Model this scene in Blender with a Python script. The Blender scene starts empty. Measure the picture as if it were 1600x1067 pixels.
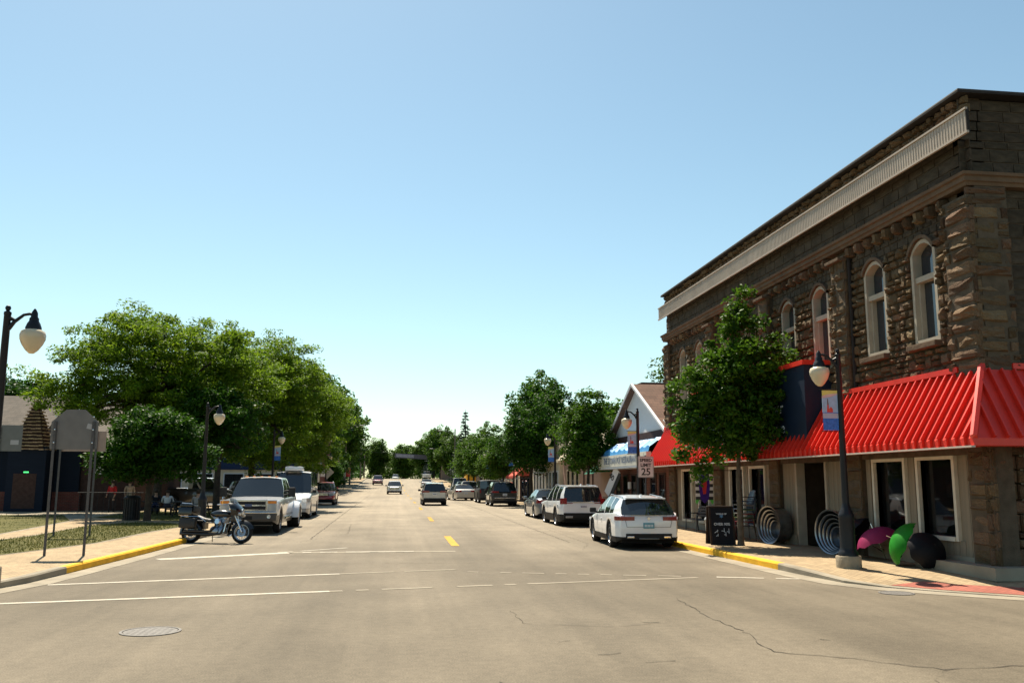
import bpy, bmesh, math, random
import numpy as np
from mathutils import Vector, Matrix
R=math.radians; PI=math.pi
random.seed(7)
scene=bpy.context.scene; COL=scene.collection
# ---------------------------------------------------------------- camera, sky, sun, exposure
cam=bpy.data.cameras.new('camera'); camo=bpy.data.objects.new('camera',cam); COL.objects.link(camo)
cam.sensor_width=36; cam.lens=31.5; cam.clip_start=.1; cam.clip_end=5000
camo.matrix_world=Matrix(((0.99131136,-0.02422713,-0.12928588,0),(-0.13148441,-0.15491381,-0.97913919,0),(0.00369356,0.98763088,-0.15675331,1.8),(0,0,0,1)))
scene.camera=camo
SUN_EL=58; SUN_AZ=-14          # azimuth from +Y, negative = towards -X
w=bpy.data.worlds.new('World'); scene.world=w; w.use_nodes=True
nt=w.node_tree; bg=nt.nodes['Background']
sky=nt.nodes.new('ShaderNodeTexSky'); sky.sky_type='NISHITA'; sky.sun_disc=False
sky.sun_elevation=R(SUN_EL); sky.sun_rotation=R(SUN_AZ); sky.air_density=1.0; sky.dust_density=.5; sky.ozone_density=3.2; sky.altitude=180
wb_=nt.nodes.new('ShaderNodeMix'); wb_.data_type='RGBA'; wb_.blend_type='MULTIPLY'; wb_.inputs[0].default_value=1; wb_.inputs[7].default_value=(1.22,1.25,1.0,1); nt.links.new(sky.outputs[0],wb_.inputs[6]); nt.links.new(wb_.outputs[2],bg.inputs[0]); bg.inputs[1].default_value=.069
sl=bpy.data.lights.new('sun','SUN'); sl.energy=5.0; sl.angle=R(.53); sl.color=(1,.90,.73)
so=bpy.data.objects.new('sun',sl); COL.objects.link(so)
sd=Vector((math.sin(R(SUN_AZ))*math.cos(R(SUN_EL)),math.cos(R(SUN_AZ))*math.cos(R(SUN_EL)),math.sin(R(SUN_EL))))
so.rotation_euler=sd.to_track_quat('Z','Y').to_euler(); so.location=sd*60
vs=scene.view_settings; vs.view_transform='Standard'; vs.look='None'; vs.exposure=1.05; vs.gamma=1; vs.use_curve_mapping=False
scene.cycles.max_bounces=6; scene.cycles.diffuse_bounces=2; scene.cycles.transparent_max_bounces=8; scene.cycles.caustics_reflective=False; scene.cycles.caustics_refractive=False
scene.cycles.use_denoising=True

# ---------------------------------------------------------------- terrain height along the street
GY=[-200,28,63,125,175,215,235,300,420,1500]; GZ=[0,0,.2,.5,1.6,2.75,2.95,2.4,1.0,1.0]
def gz(y): return float(np.interp(y,GY,GZ))

# ---------------------------------------------------------------- materials
MATS={}
def mat(name,col,rough=.7,metal=0.,var=.12,scale=6.,bump=0.,bscale=None,spec=.5,rnd=0.,emit=None,coat=0.,col2=None,stretch=None):
    if name in MATS: return MATS[name]
    m=bpy.data.materials.new(name); m.use_nodes=True; n=m.node_tree.nodes; l=m.node_tree.links
    b=n['Principled BSDF']; b.inputs['Roughness'].default_value=rough; b.inputs['Metallic'].default_value=metal
    b.inputs['Specular IOR Level'].default_value=spec if rough<.55 or spec!=.5 else .12
    if coat: b.inputs['Coat Weight'].default_value=coat; b.inputs['Coat Roughness'].default_value=.04
    c=(*col,1); b.inputs['Base Color'].default_value=c
    tc=n.new('ShaderNodeTexCoord'); src=tc.outputs['Object']
    if stretch:
        mp=n.new('ShaderNodeMapping'); mp.inputs['Scale'].default_value=stretch; l.new(src,mp.inputs[0]); src=mp.outputs[0]
    if var or rnd:
        no=n.new('ShaderNodeTexNoise'); no.inputs['Scale'].default_value=scale; no.inputs['Detail'].default_value=5; l.new(src,no.inputs['Vector'])
        r=n.new('ShaderNodeMapRange'); r.inputs[1].default_value=.3; r.inputs[2].default_value=.7; l.new(no.outputs[0],r.inputs[0])
        mx=n.new('ShaderNodeMix'); mx.data_type='RGBA'
        a=tuple(v*(1-var) for v in col); bb=tuple(min(1,v*(1+var)) for v in col) if col2 is None else col2
        mx.inputs[6].default_value=(*a,1); mx.inputs[7].default_value=(*bb,1); l.new(r.outputs[0],mx.inputs[0]); out=mx.outputs[2]
        if rnd:
            oi=n.new('ShaderNodeObjectInfo'); hs=n.new('ShaderNodeHueSaturation'); r2=n.new('ShaderNodeMapRange'); r2.inputs[3].default_value=1-rnd; r2.inputs[4].default_value=1+rnd
            l.new(oi.outputs['Random'],r2.inputs[0]); l.new(r2.outputs[0],hs.inputs['Value'])
            r3=n.new('ShaderNodeMapRange'); r3.inputs[3].default_value=.5-.012*rnd/.3; r3.inputs[4].default_value=.5+.010*rnd/.3
            mt=n.new('ShaderNodeMath'); mt.operation='FRACT'; mm=n.new('ShaderNodeMath'); mm.operation='MULTIPLY'; mm.inputs[1].default_value=7.31
            l.new(oi.outputs['Random'],mm.inputs[0]); l.new(mm.outputs[0],mt.inputs[0]); l.new(mt.outputs[0],r3.inputs[0]); l.new(r3.outputs[0],hs.inputs['Hue'])
            l.new(out,hs.inputs['Color']); out=hs.outputs[0]
        l.new(out,b.inputs['Base Color'])
    if bump:
        nb=n.new('ShaderNodeTexNoise'); nb.inputs['Scale'].default_value=bscale or scale*4; nb.inputs['Detail'].default_value=6; l.new(src,nb.inputs['Vector'])
        bp=n.new('ShaderNodeBump'); bp.inputs['Strength'].default_value=bump; bp.inputs['Distance'].default_value=.05
        l.new(nb.outputs[0],bp.inputs['Height']); l.new(bp.outputs[0],b.inputs['Normal'])
    if emit: b.inputs['Emission Color'].default_value=(*emit[:3],1); b.inputs['Emission Strength'].default_value=emit[3]
    MATS[name]=m; return m

def paint(name,col,metal=0.,rough=.3): return mat(name,col,rough=rough,metal=metal,var=.03,scale=2,coat=1.0)

def mat_brickish(name,c1,c2,mortar,sx,sy,msize=.02,axes='xy',rough=.85,bump=.4,noise=.25,off=.5):
    """brick/paver/shingle pattern by object coordinates; axes picks the plane"""
    if name in MATS: return MATS[name]
    m=bpy.data.materials.new(name); m.use_nodes=True; n=m.node_tree.nodes; l=m.node_tree.links; b=n['Principled BSDF']; b.inputs['Roughness'].default_value=rough; b.inputs['Specular IOR Level'].default_value=.12
    tc=n.new('ShaderNodeTexCoord'); sp=n.new('ShaderNodeSeparateXYZ'); cb=n.new('ShaderNodeCombineXYZ'); l.new(tc.outputs['Object'],sp.inputs[0])
    for i,a in enumerate(axes): l.new(sp.outputs['xyz'.index(a)],cb.inputs[i])
    br=n.new('ShaderNodeTexBrick'); l.new(cb.outputs[0],br.inputs['Vector']); br.inputs['Color1'].default_value=(*c1,1); br.inputs['Color2'].default_value=(*c2,1); br.inputs['Mortar'].default_value=(*mortar,1)
    br.inputs['Scale'].default_value=1; br.inputs['Brick Width'].default_value=sx; br.inputs['Row Height'].default_value=sy; br.inputs['Mortar Size'].default_value=msize; br.inputs['Mortar Smooth'].default_value=.3; br.offset=off
    no=n.new('ShaderNodeTexNoise'); no.inputs['Scale'].default_value=1.3; no.inputs['Detail'].default_value=8; no.inputs['Roughness'].default_value=.65; l.new(tc.outputs['Object'],no.inputs['Vector'])
    hs=n.new('ShaderNodeHueSaturation'); rr=n.new('ShaderNodeMapRange'); rr.inputs[1].default_value=.3; rr.inputs[2].default_value=.7; rr.inputs[3].default_value=1-noise; rr.inputs[4].default_value=1+noise
    l.new(no.outputs[0],rr.inputs[0]); l.new(rr.outputs[0],hs.inputs['Value']); l.new(br.outputs[0],hs.inputs['Color']); l.new(hs.outputs[0],b.inputs['Base Color'])
    if bump:
        bp=n.new('ShaderNodeBump'); bp.inputs['Strength'].default_value=bump; bp.inputs['Distance'].default_value=.02; bp.invert=True; l.new(br.outputs['Fac'],bp.inputs['Height']); l.new(bp.outputs[0],b.inputs['Normal'])
    MATS[name]=m; return m

def mat_glass(name,col=(.01,.013,.016),rough=.03,trans=0.):
    if name in MATS: return MATS[name]
    m=mat(name,col,rough=rough,var=0,spec=.9)
    b=m.node_tree.nodes['Principled BSDF']; b.inputs['IOR'].default_value=1.5
    if trans:
        n=m.node_tree.nodes; l=m.node_tree.links; tr=n.new('ShaderNodeBsdfTransparent'); tr.inputs[0].default_value=(.55,.6,.62,1); ms=n.new('ShaderNodeMixShader'); ms.inputs[0].default_value=trans
        l.new(b.outputs[0],ms.inputs[1]); l.new(tr.outputs[0],ms.inputs[2]); l.new(ms.outputs[0],n['Material Output'].inputs[0])
    return m

def mat_leaf(name,dark,light,trans=.35,gloss=.35):
    if name in MATS: return MATS[name]
    m=bpy.data.materials.new(name); m.use_nodes=True; n=m.node_tree.nodes; l=m.node_tree.links; n.remove(n['Principled BSDF'])
    ge=n.new('ShaderNodeNewGeometry'); mx=n.new('ShaderNodeMix'); mx.data_type='RGBA'; mx.inputs[6].default_value=(*dark,1); mx.inputs[7].default_value=(*light,1)
    tc=n.new('ShaderNodeTexCoord'); no=n.new('ShaderNodeTexNoise'); no.inputs['Scale'].default_value=.7; no.inputs['Detail'].default_value=3; l.new(tc.outputs['Object'],no.inputs['Vector'])
    ad=n.new('ShaderNodeMath'); ad.operation='MULTIPLY_ADD'; ad.inputs[1].default_value=.6; l.new(ge.outputs['Random Per Island'],ad.inputs[0])
    sb=n.new('ShaderNodeMath'); sb.operation='SUBTRACT'; sb.inputs[1].default_value=.3; l.new(no.outputs[0],sb.inputs[0]); l.new(sb.outputs[0],ad.inputs[2]); l.new(ad.outputs[0],mx.inputs[0])
    d=n.new('ShaderNodeBsdfPrincipled'); d.inputs['Roughness'].default_value=gloss; d.inputs['Specular IOR Level'].default_value=.12; l.new(mx.outputs[2],d.inputs['Base Color'])
    t=n.new('ShaderNodeBsdfTranslucent'); hs=n.new('ShaderNodeHueSaturation'); hs.inputs['Value'].default_value=1.5; hs.inputs['Hue'].default_value=.485; l.new(mx.outputs[2],hs.inputs['Color']); l.new(hs.outputs[0],t.inputs[0])
    ms=n.new('ShaderNodeMixShader'); ms.inputs[0].default_value=trans; l.new(d.outputs[0],ms.inputs[1]); l.new(t.outputs[0],ms.inputs[2]); l.new(ms.outputs[0],n['Material Output'].inputs[0])
    MATS[name]=m; return m

# ---------------------------------------------------------------- mesh helpers
class MB:
    def __init__(s): s.v=[]; s.f=[]
    def add(s,vs,fs):
        k=len(s.v); s.v.extend([tuple(p) for p in vs]); s.f.extend([tuple(i+k for i in f) for f in fs]); return s
    def box(s,x0,x1,y0,y1,z0,z1):
        return s.add([(x0,y0,z0),(x1,y0,z0),(x1,y1,z0),(x0,y1,z0),(x0,y0,z1),(x1,y0,z1),(x1,y1,z1),(x0,y1,z1)],[(0,3,2,1),(4,5,6,7),(0,1,5,4),(1,2,6,5),(2,3,7,6),(3,0,4,7)])
    def rbox(s,c,size,mtx=None,b=.15):
        """box with chamfered edges (b fraction of the smallest side), optional 3x3 rotation"""
        bm=bmesh.new(); bmesh.ops.create_cube(bm,size=1)
        for v in bm.verts: v.co=Vector((v.co.x*size[0],v.co.y*size[1],v.co.z*size[2]))
        bmesh.ops.bevel(bm,geom=list(bm.edges),offset=b*min(size),segments=2,affect='EDGES',profile=.6)
        bm.verts.index_update(); vs=[(mtx@v.co if mtx else v.co)+Vector(c) for v in bm.verts]; fs=[[v.index for v in f.verts] for f in bm.faces]; bm.free(); return s.add(vs,fs)
    def obox(s,c,size,rz=0,rx=0,ry=0):
        m=(Matrix.Rotation(rz,3,'Z')@Matrix.Rotation(ry,3,'Y')@Matrix.Rotation(rx,3,'X')); hx,hy,hz=[q/2 for q in size]
        vs=[m@Vector((x*hx,y*hy,z*hz))+Vector(c) for z in(-1,1) for (x,y) in((-1,-1),(1,-1),(1,1),(-1,1))]
        return s.add(vs,[(0,3,2,1),(4,5,6,7),(0,1,5,4),(1,2,6,5),(2,3,7,6),(3,0,4,7)])
    def tube(s,pts,rad,n=8,cap=True):
        pts=[Vector(p) for p in pts]; rad=rad if isinstance(rad,(list,tuple)) else [rad]*len(pts); k=len(s.v)
        u=None
        for i,p in enumerate(pts):
            t=(pts[min(i+1,len(pts)-1)]-pts[max(i-1,0)]); t=t.normalized() if t.length>1e-9 else Vector((0,0,1))
            if u is None: u=t.orthogonal().normalized()
            else:
                u=u-t*u.dot(t); u=u.normalized() if u.length>1e-6 else t.orthogonal().normalized()
            v=t.cross(u)
            for j in range(n):
                a=2*PI*j/n; s.v.append(tuple(p+(u*math.cos(a)+v*math.sin(a))*rad[i]))
        for i in range(len(pts)-1):
            for j in range(n):
                a=k+i*n+j; b=k+i*n+(j+1)%n; s.f.append((a,b,b+n,a+n))
        if cap: s.f.append(tuple(k+j for j in range(n))[::-1]); s.f.append(tuple(k+(len(pts)-1)*n+j for j in range(n)))
        return s
    def lathe(s,prof,n=16,c=(0,0,0),axis='z',cap=False,sc=(1,1)):
        k=len(s.v); c=Vector(c)
        for (r,h) in prof:
            for j in range(n):
                a=2*PI*j/n; x=r*math.cos(a)*sc[0]; y=r*math.sin(a)*sc[1]
                p={'z':(x,y,h),'x':(h,x,y),'y':(x,h,y)}[axis]; s.v.append(tuple(Vector(p)+c))
        for i in range(len(prof)-1):
            for j in range(n):
                a=k+i*n+j; b=k+i*n+(j+1)%n; s.f.append((a,b,b+n,a+n))
        if cap: s.f.append(tuple(k+j for j in range(n))[::-1]); s.f.append(tuple(k+(len(prof)-1)*n+j for j in range(n)))
        return s
    def prism(s,poly,h0,h1,plane='xy'):
        """extrude a polygon; plane gives the two axes of poly, the third is the extrusion axis"""
        n=len(poly)
        def P(p,h):
            if plane=='xy': return (p[0],p[1],h)
            if plane=='xz': return (p[0],h,p[1])
            return (h,p[0],p[1])
        return s.add([P(p,h0) for p in poly]+[P(p,h1) for p in poly],[tuple(range(n))[::-1],tuple(range(n,2*n))]+[(i,(i+1)%n,(i+1)%n+n,i+n) for i in range(n)])
    def grid(s,rows,closed=False):
        k=len(s.v); m=len(rows[0])
        for r in rows: s.v.extend([tuple(p) for p in r])
        for i in range(len(rows)-1):
            for j in range(m if closed else m-1):
                a=k+i*m+j; b=k+i*m+(j+1)%m; s.f.append((a,b,b+m,a+m))
        return s
    def mesh(s,name,m,smooth=False):
        me=bpy.data.meshes.new(name); me.from_pydata(s.v,[],s.f)
        bm=bmesh.new(); bm.from_mesh(me); bmesh.ops.recalc_face_normals(bm,faces=bm.faces); bm.to_mesh(me); bm.free()
        me.materials.append(m)
        if smooth:
            me.polygons.foreach_set('use_smooth',[True]*len(me.polygons))
            try: me.set_sharp_from_angle(angle=R(smooth if smooth is not True else 40))
            except Exception: pass
        return me
    def build(s,name,m,parent=None,smooth=False): return obj(name,s.mesh(name,m,smooth),parent)
def obj(name,me,parent=None):
    o=bpy.data.objects.new(name,me); COL.objects.link(o)
    if parent is not None: o.parent=parent
    return o
def tag(o,label,cat,group=None):
    o['label']=label; o['category']=cat
    if group: o['group']=group
    return o
def thing(name,label,cat,loc=(0,0,0),rz=0,group=None):
    o=obj(name,None); o.location=loc; o.rotation_euler=(0,0,rz); return tag(o,label,cat,group)
def struct(o): o['kind']='structure'; return o
KIDS={}
def children(o): return [c for c in COL.objects if c.parent is o]
def dup(root,loc,rz,label,group=None,kids=None):
    def cp(o,par):
        c=o.copy(); COL.objects.link(c); c.parent=par
        for ch in o.children: cp(ch,c)
        return c
    r=cp(root,None); r.location=loc; r.rotation_euler=(0,0,rz); r['label']=label
    if group: r['group']=group
    return r
def text_mesh(s,size,m,name,depth=.004,shear=0,bold=0.,align='CENTER',spacing=1.):
    cu=bpy.data.curves.new(name,'FONT'); cu.body=s; cu.size=size; cu.extrude=depth; cu.align_x=align; cu.align_y='CENTER'; cu.shear=shear; cu.offset=bold; cu.resolution_u=3; cu.space_character=spacing
    o=bpy.data.objects.new(name,cu); COL.objects.link(o); dg=bpy.context.evaluated_depsgraph_get(); me=bpy.data.meshes.new_from_object(o.evaluated_get(dg)); COL.objects.unlink(o); bpy.data.objects.remove(o)
    me.materials.clear(); me.materials.append(m); return me
def text_on(s,size,m,name,parent,loc,face,**k):
    """face: '-y' reads from -Y, '-x' reads from -X"""
    o=obj(name,text_mesh(s,size,m,name,**k),parent); o.location=loc
    o.rotation_euler={'-y':(R(90),0,0),'-x':(R(90),0,R(-90)),'+y':(R(90),0,R(180)),'+x':(R(90),0,R(90))}[face]; return o
# ================================================================ SETTING
def mat_asphalt(name,c1,c2,patch=.25):
    m=bpy.data.materials.new(name); m.use_nodes=True; n=m.node_tree.nodes; l=m.node_tree.links; b=n['Principled BSDF']; b.inputs['Roughness'].default_value=.8; b.inputs['Specular IOR Level'].default_value=.15
    tc=n.new('ShaderNodeTexCoord')
    def noise(sc,det,stretch=None):
        no=n.new('ShaderNodeTexNoise'); no.inputs['Scale'].default_value=sc; no.inputs['Detail'].default_value=det
        if stretch:
            mp=n.new('ShaderNodeMapping'); mp.inputs['Scale'].default_value=stretch; l.new(tc.outputs['Object'],mp.inputs[0]); l.new(mp.outputs[0],no.inputs['Vector'])
        else: l.new(tc.outputs['Object'],no.inputs['Vector'])
        return no.outputs[0]
    def mr(x,a,b_,c,d):
        r=n.new('ShaderNodeMapRange'); r.inputs[1].default_value=a; r.inputs[2].default_value=b_; r.inputs[3].default_value=c; r.inputs[4].default_value=d; l.new(x,r.inputs[0]); return r.outputs[0]
    def mul(a,b_):
        q=n.new('ShaderNodeMath'); q.operation='MULTIPLY'; l.new(a,q.inputs[0]); l.new(b_,q.inputs[1]); return q.outputs[0]
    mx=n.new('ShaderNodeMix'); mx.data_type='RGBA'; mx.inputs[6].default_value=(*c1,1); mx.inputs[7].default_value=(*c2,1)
    sp=n.new('ShaderNodeSeparateXYZ'); l.new(tc.outputs['Object'],sp.inputs[0]); ad=n.new('ShaderNodeMath'); ad.operation='ADD'; l.new(mr(noise(.25,6,(1,.35,1)),.3,.7,-.15,.35),ad.inputs[0]); l.new(mr(sp.outputs[1],18,55,0,.8),ad.inputs[1]); l.new(ad.outputs[0],mx.inputs[0])  # main street paler up the road; far sun-scattered brightness also put into this colour
    v=mul(mr(noise(55,4),.3,.7,.72,1.28),mr(noise(9,5),.3,.7,.9,1.1))
    v=mul(v,mr(noise(1.1,4,(2.2,.05,1)),.3,.7,.90,1.08)); v=mul(v,mr(noise(.55,7),.28,.72,.85,1.12)); v=mul(v,mr(noise(3.2,6,(1,.3,1)),.62,.75,1.0,.86))
    vo=n.new('ShaderNodeTexVoronoi'); vo.inputs['Scale'].default_value=38; l.new(tc.outputs['Object'],vo.inputs['Vector']); v=mul(v,mr(vo.outputs['Distance'],0,.25,1.3,1.0))
    sn=n.new('ShaderNodeMath'); sn.operation='SINE'; q=n.new('ShaderNodeMath'); q.operation='MULTIPLY_ADD'; q.inputs[1].default_value=1.745; q.inputs[2].default_value=.6; l.new(sp.outputs[0],q.inputs[0]); l.new(q.outputs[0],sn.inputs[0]); v=mul(v,mr(sn.outputs[0],-1,1,.945,1.03))
    hs=n.new('ShaderNodeHueSaturation'); l.new(v,hs.inputs['Value']); l.new(mx.outputs[2],hs.inputs['Color']); l.new(hs.outputs[0],b.inputs['Base Color'])
    bp=n.new('ShaderNodeBump'); bp.inputs['Strength'].default_value=.35; bp.inputs['Distance'].default_value=.01; l.new(noise(70,3),bp.inputs['Height']); l.new(bp.outputs[0],b.inputs['Normal'])
    MATS[name]=m; return m
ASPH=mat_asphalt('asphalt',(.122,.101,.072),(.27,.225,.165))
LOT=mat_asphalt('lot_asphalt',(.09,.085,.075),(.12,.11,.10))
CONC=mat('concrete',(.27,.235,.18),.85,var=.2,scale=1.5,bump=.2,bscale=30)
YEL=mat('yellow_paint',(.74,.40,.03),.7,var=.14,scale=3,bump=.2,bscale=25)
WHT_RD=mat('worn_white_line',(.43,.39,.32),.8,var=.16,scale=5)
YEL_RD=mat('worn_yellow_line',(.46,.275,.045),.8,var=.16,scale=5)
PAV=mat_brickish('pavers',(.38,.285,.175),(.30,.225,.14),(.15,.115,.072),.22,.11,.007,'yx',bump=.5,noise=.2)
REDP=mat_brickish('red_pavers',(.36,.12,.085),(.30,.10,.075),(.15,.08,.06),.22,.11,.008,'yx',noise=.18)
GRASS=mat('dry_grass',(.085,.09,.022),.9,var=.3,scale=1.2,bump=.5,bscale=60,col2=(.13,.115,.04))
GROUND=mat('ground_grass',(.085,.10,.035),.95,var=.3,scale=.15,bump=.3,bscale=5,col2=(.12,.115,.05))
def sheet(name,xs,ys,m,dz=0,zfun=gz):
    rows=[[(x,y,zfun(y)+dz) for x in xs] for y in ys]; return struct(MB().grid(rows).build(name,m))
YS=sorted(set([-200,-60,-20,0,10,14,16,20,25,28,35,45,55,63,75,90,105,125,140,150,160,175,185,195,205,215,225,235,250,270,300,350,420,520,700,1000,1500]))
sheet('ground',[-1500,-400,-100,-40,-20,-8,0,9,20,40,100,400,1500],YS,GROUND,-.03)
# road as one sheet: the cross street (Y<16) and the main street beyond it
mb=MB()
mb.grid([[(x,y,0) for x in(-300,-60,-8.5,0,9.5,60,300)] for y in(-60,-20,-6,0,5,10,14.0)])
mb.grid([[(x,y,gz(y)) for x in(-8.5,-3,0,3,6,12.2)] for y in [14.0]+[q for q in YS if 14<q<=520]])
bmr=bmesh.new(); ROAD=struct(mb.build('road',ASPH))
sheet('parking_lot',[-34,-20,-11.2],[52,55,63,75,90],LOT,.02)
# --- kerbs and pavements as lofts between polylines (x, y, height)
def dens(pl):
    out=[]
    for a,b in zip(pl[:-1],pl[1:]):
        L=math.hypot(b[0]-a[0],b[1]-a[1]); n=max(1,int(L/2.5)) if L<60 else max(1,int(L/8))
        for i in range(n): out.append(tuple(a[k]+(b[k]-a[k])*i/n for k in range(len(a))))
    out.append(pl[-1]); return out
def offs(pl,d):
    out=[]
    for i,p in enumerate(pl):
        a=pl[max(0,i-1)]; b=pl[min(len(pl)-1,i+1)]; t=Vector((b[0]-a[0],b[1]-a[1])).normalized(); out.append((p[0]-t.y*d,p[1]+t.x*d,p[2]))
    return out
def kerb_part(name,pl,m,side,width=.16):
    """pl runs along the road edge of the kerb; side=+1 puts the kerb to the left of travel"""
    q=offs(pl,side*width); e=offs(pl,side*.025)
    rows=[[(a[0],a[1],gz(a[1])-.02),(a[0],a[1],gz(a[1])+a[2]*.8),(ee[0],ee[1],gz(a[1])+a[2]),(b[0],b[1],gz(a[1])+a[2]+.002)] for a,ee,b in zip(pl,e,q)]
    mb=MB(); mb.grid(rows); mb.f.append((0,1,2,3)); k=(len(rows)-1)*4; mb.f.append((k,k+1,k+2,k+3)); return struct(mb.build(name,m))
def gutter(name,pl,side,width=.45):
    q=offs(pl,-side*width); return struct(MB().grid([[(a[0],a[1],gz(a[1])+.006),(b[0],b[1],gz(a[1])+.005)] for a,b in zip(pl,q)]).build(name,CONC))
KR=[(9.0,300,.15),(8.25,25.6,.15),(8.25,19.2,.15),(8.27,17.6,.12),(8.38,16.2,.06),(8.75,15.4,.03),(9.35,14.7,.02),(10.3,13.8,.02),(12,12.9,.03),(15,12.4,.12),(40,12,.15),(120,12,.15)]
KRT=[(8.98,300,.15),(8.98,31.5,.15),(8.85,30.2,.15),(8.45,28.6,.15),(8.28,27.6,.15),(8.25,26.4,.15)]; KR0=dens(KRT); KRy=dens([(8.25,26.4,.15),(8.25,18.8,.15)]); KR1=dens([(8.25,18.8,.15)]+KR[3:])
kerb_part('kerb',KR0,CONC,1); kerb_part('painted_kerb',KRy,YEL,1); kerb_part('kerb',KR1,CONC,1); gutter('gutter',dens(KRT+[(8.25,18.8,.15)]+KR[3:]),1)
KL0=dens([(-60,12.2,.15),(-14,12.6,.15),(-9.5,13.6,.13),(-7.6,14.7,.12),(-6.75,16.0,.12),(-6.45,17.6,.13),(-6.36,19.3,.15)]); KLy=dens([(-6.36,19.3,.15),(-6.2,24,.15),(-6.08,28.6,.15)]); KL1=dens([(-6.08,28.6,.15),(-6.05,35,.15),(-6.05,300,.15)])
kerb_part('kerb',KL0,CONC,1); kerb_part('painted_kerb',KLy,YEL,1); kerb_part('kerb',KL1,CONC,1); gutter('gutter',KL0+KLy[1:]+KL1[1:],1)
def loft(name,a,b,m,n=3,dz=0):
    rows=[]
    for p,q in zip(a,b):
        rows.append([(p[0]+(q[0]-p[0])*i/n,p[1]+(q[1]-p[1])*i/n,(gz(p[1])+p[2])*(1-i/n)+(gz(q[1])+q[2])*i/n+dz) for i in range(n+1)])
    return struct(MB().grid(rows).build(name,m))
KRd=dens(KRT+[(8.25,18.8,.15)]+KR[3:]); inn=offs(KRd,.16)
far=[]
for p in inn:
    if p[1]>16.6: far.append((11.5,p[1],.15))
    elif p[0]<10: far.append((11.5,16.6-(16.6-p[1])*.3,.15))
    else: far.append((p[0]+1.2,max(15.6,p[1]+2.6),.15))
loft('sidewalk',inn,far,PAV)
# red brick ramp strip round the corner
cs=[(p,tuple(p[k]+(q[k]-p[k])*.30 for k in range(3))) for p,q in zip(inn,far) if p[1]<15.6 and p[0]<16]; loft('brick_ramp',[c[0] for c in cs],[c[1] for c in cs],REDP,2,.008)
KLd=KL0+KLy[1:]+KL1[1:]; innl=offs(KLd,.16)
farl=[]
for p in innl:
    if p[1]<19: farl.append((min(p[0],-11)-2,21 if p[0]>-30 else 16,.15))
    else: farl.append((-13.5 if p[1]<60 else -9.2,p[1]+(2 if p[1]<26 else 0),.15))
loft('sidewalk',innl,farl,PAV)
# lawn patches, each edged by a concrete strip, 4 mm above the paving
def patch(name,poly,m,dz,edge=None):
    o=struct(MB().add([(x,y,.15+gz(y)+dz) for x,y in poly],[tuple(range(len(poly)))]).build(name,m)); return o
LAWN=[(-9.05,21.2),(-8.05,26.5),(-8.0,31.8),(-7.5,36.5),(-10.0,38.5),(-11.2,36.0),(-10.9,30),(-11.2,27.2),(-13.5,24)]
LAWN2=[(-13.2,26.5),(-12.2,29.5),(-13.2,40),(-15.5,46),(-32,46),(-32,24)]
def grow(poly,d):
    cx=sum(p[0] for p in poly)/len(poly); cy=sum(p[1] for p in poly)/len(poly); return [(x+(x-cx)/math.hypot(x-cx,y-cy)*d,y+(y-cy)/math.hypot(x-cx,y-cy)*d) for x,y in poly]
patch('lawn_edging',grow(LAWN,.17),CONC,.004); patch('lawn',LAWN,GRASS,.009)
sheet('park_ground',[-40,-20,-13.4],[18,24,30,40,52],CONC,.144)
patch('lawn_edging',grow(LAWN2,.17),CONC,.004); patch('lawn',LAWN2,GRASS,.009)
LAWN3=[(-7.4,38.6),(-7.4,50),(-13,50.5),(-13.2,43),(-10.3,40.4)]
patch('lawn_edging',grow(LAWN3,.17),CONC,.004); patch('lawn',LAWN3,GRASS,.009)
def inpoly(x,y,P):
    c=False; j=len(P)-1
    for i in range(len(P)):
        if (P[i][1]>y)!=(P[j][1]>y) and x<(P[j][0]-P[i][0])*(y-P[i][1])/(P[j][1]-P[i][1])+P[i][0]: c=not c
        j=i
    return c
mb=MB(); rg=random.Random(3)
for P,N in((LAWN,16000),(LAWN2,9000),(LAWN3,5000)):
    xs=[p[0] for p in P]; ys=[p[1] for p in P]
    for _ in range(N):
        x=rg.uniform(min(xs),max(xs)); y=rg.uniform(min(ys),max(ys))
        if not inpoly(x,y,P): continue
        a=rg.uniform(0,PI); h=rg.uniform(.02,.075); w_=rg.uniform(.006,.016); dx,dy=math.cos(a)*w_,math.sin(a)*w_; lx,ly=rg.uniform(-.03,.03),rg.uniform(-.03,.03); z=.15+gz(y)+.009
        mb.add([(x-dx,y-dy,z),(x+dx,y+dy,z),(x+lx,y+ly,z+h)],[(0,1,2)])
GR=mb.build('grass',mat_leaf('grass_blade',(.05,.075,.014),(.15,.14,.04),.2,.6)); GR['kind']='stuff'; GR['label']='short half dry lawn grass on the park corner'; GR['category']='grass'
# --- road markings (thin sheets 4 mm above the asphalt, broken up where they are worn)
def stripe(name,a,b,wd,m,wear=0.,seed=1,dz=.005):
    a=Vector(a); b=Vector(b); t=(b-a).normalized(); nrm=Vector((-t.y,t.x)); L=(b-a).length; rg=random.Random(seed); mb=MB(); n=max(2,int(L/.22)); 
    seg=[]
    for i in range(n+1):
        p=a+t*(L*i/n); seg.append((p+nrm*(wd/2*(1+rg.uniform(-.12,.06))),p-nrm*(wd/2*(1+rg.uniform(-.12,.06)))))
    for i in range(n):
        wr=wear(i/n) if callable(wear) else wear
        if rg.random()<wr: continue
        q=[seg[i][0],seg[i][1],seg[i+1][1],seg[i+1][0]]; mb.add([(p.x,p.y,gz(p.y)+dz) for p in q],[(0,1,2,3)])
    return struct(mb.build(name,m))
WHT_F=mat('faded_white_line',(.255,.222,.170),.8,var=.12,scale=5)
W1=lambda s:(lambda t:0 if t<s else min(.92,.25+(t-s)*2.2))
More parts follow.
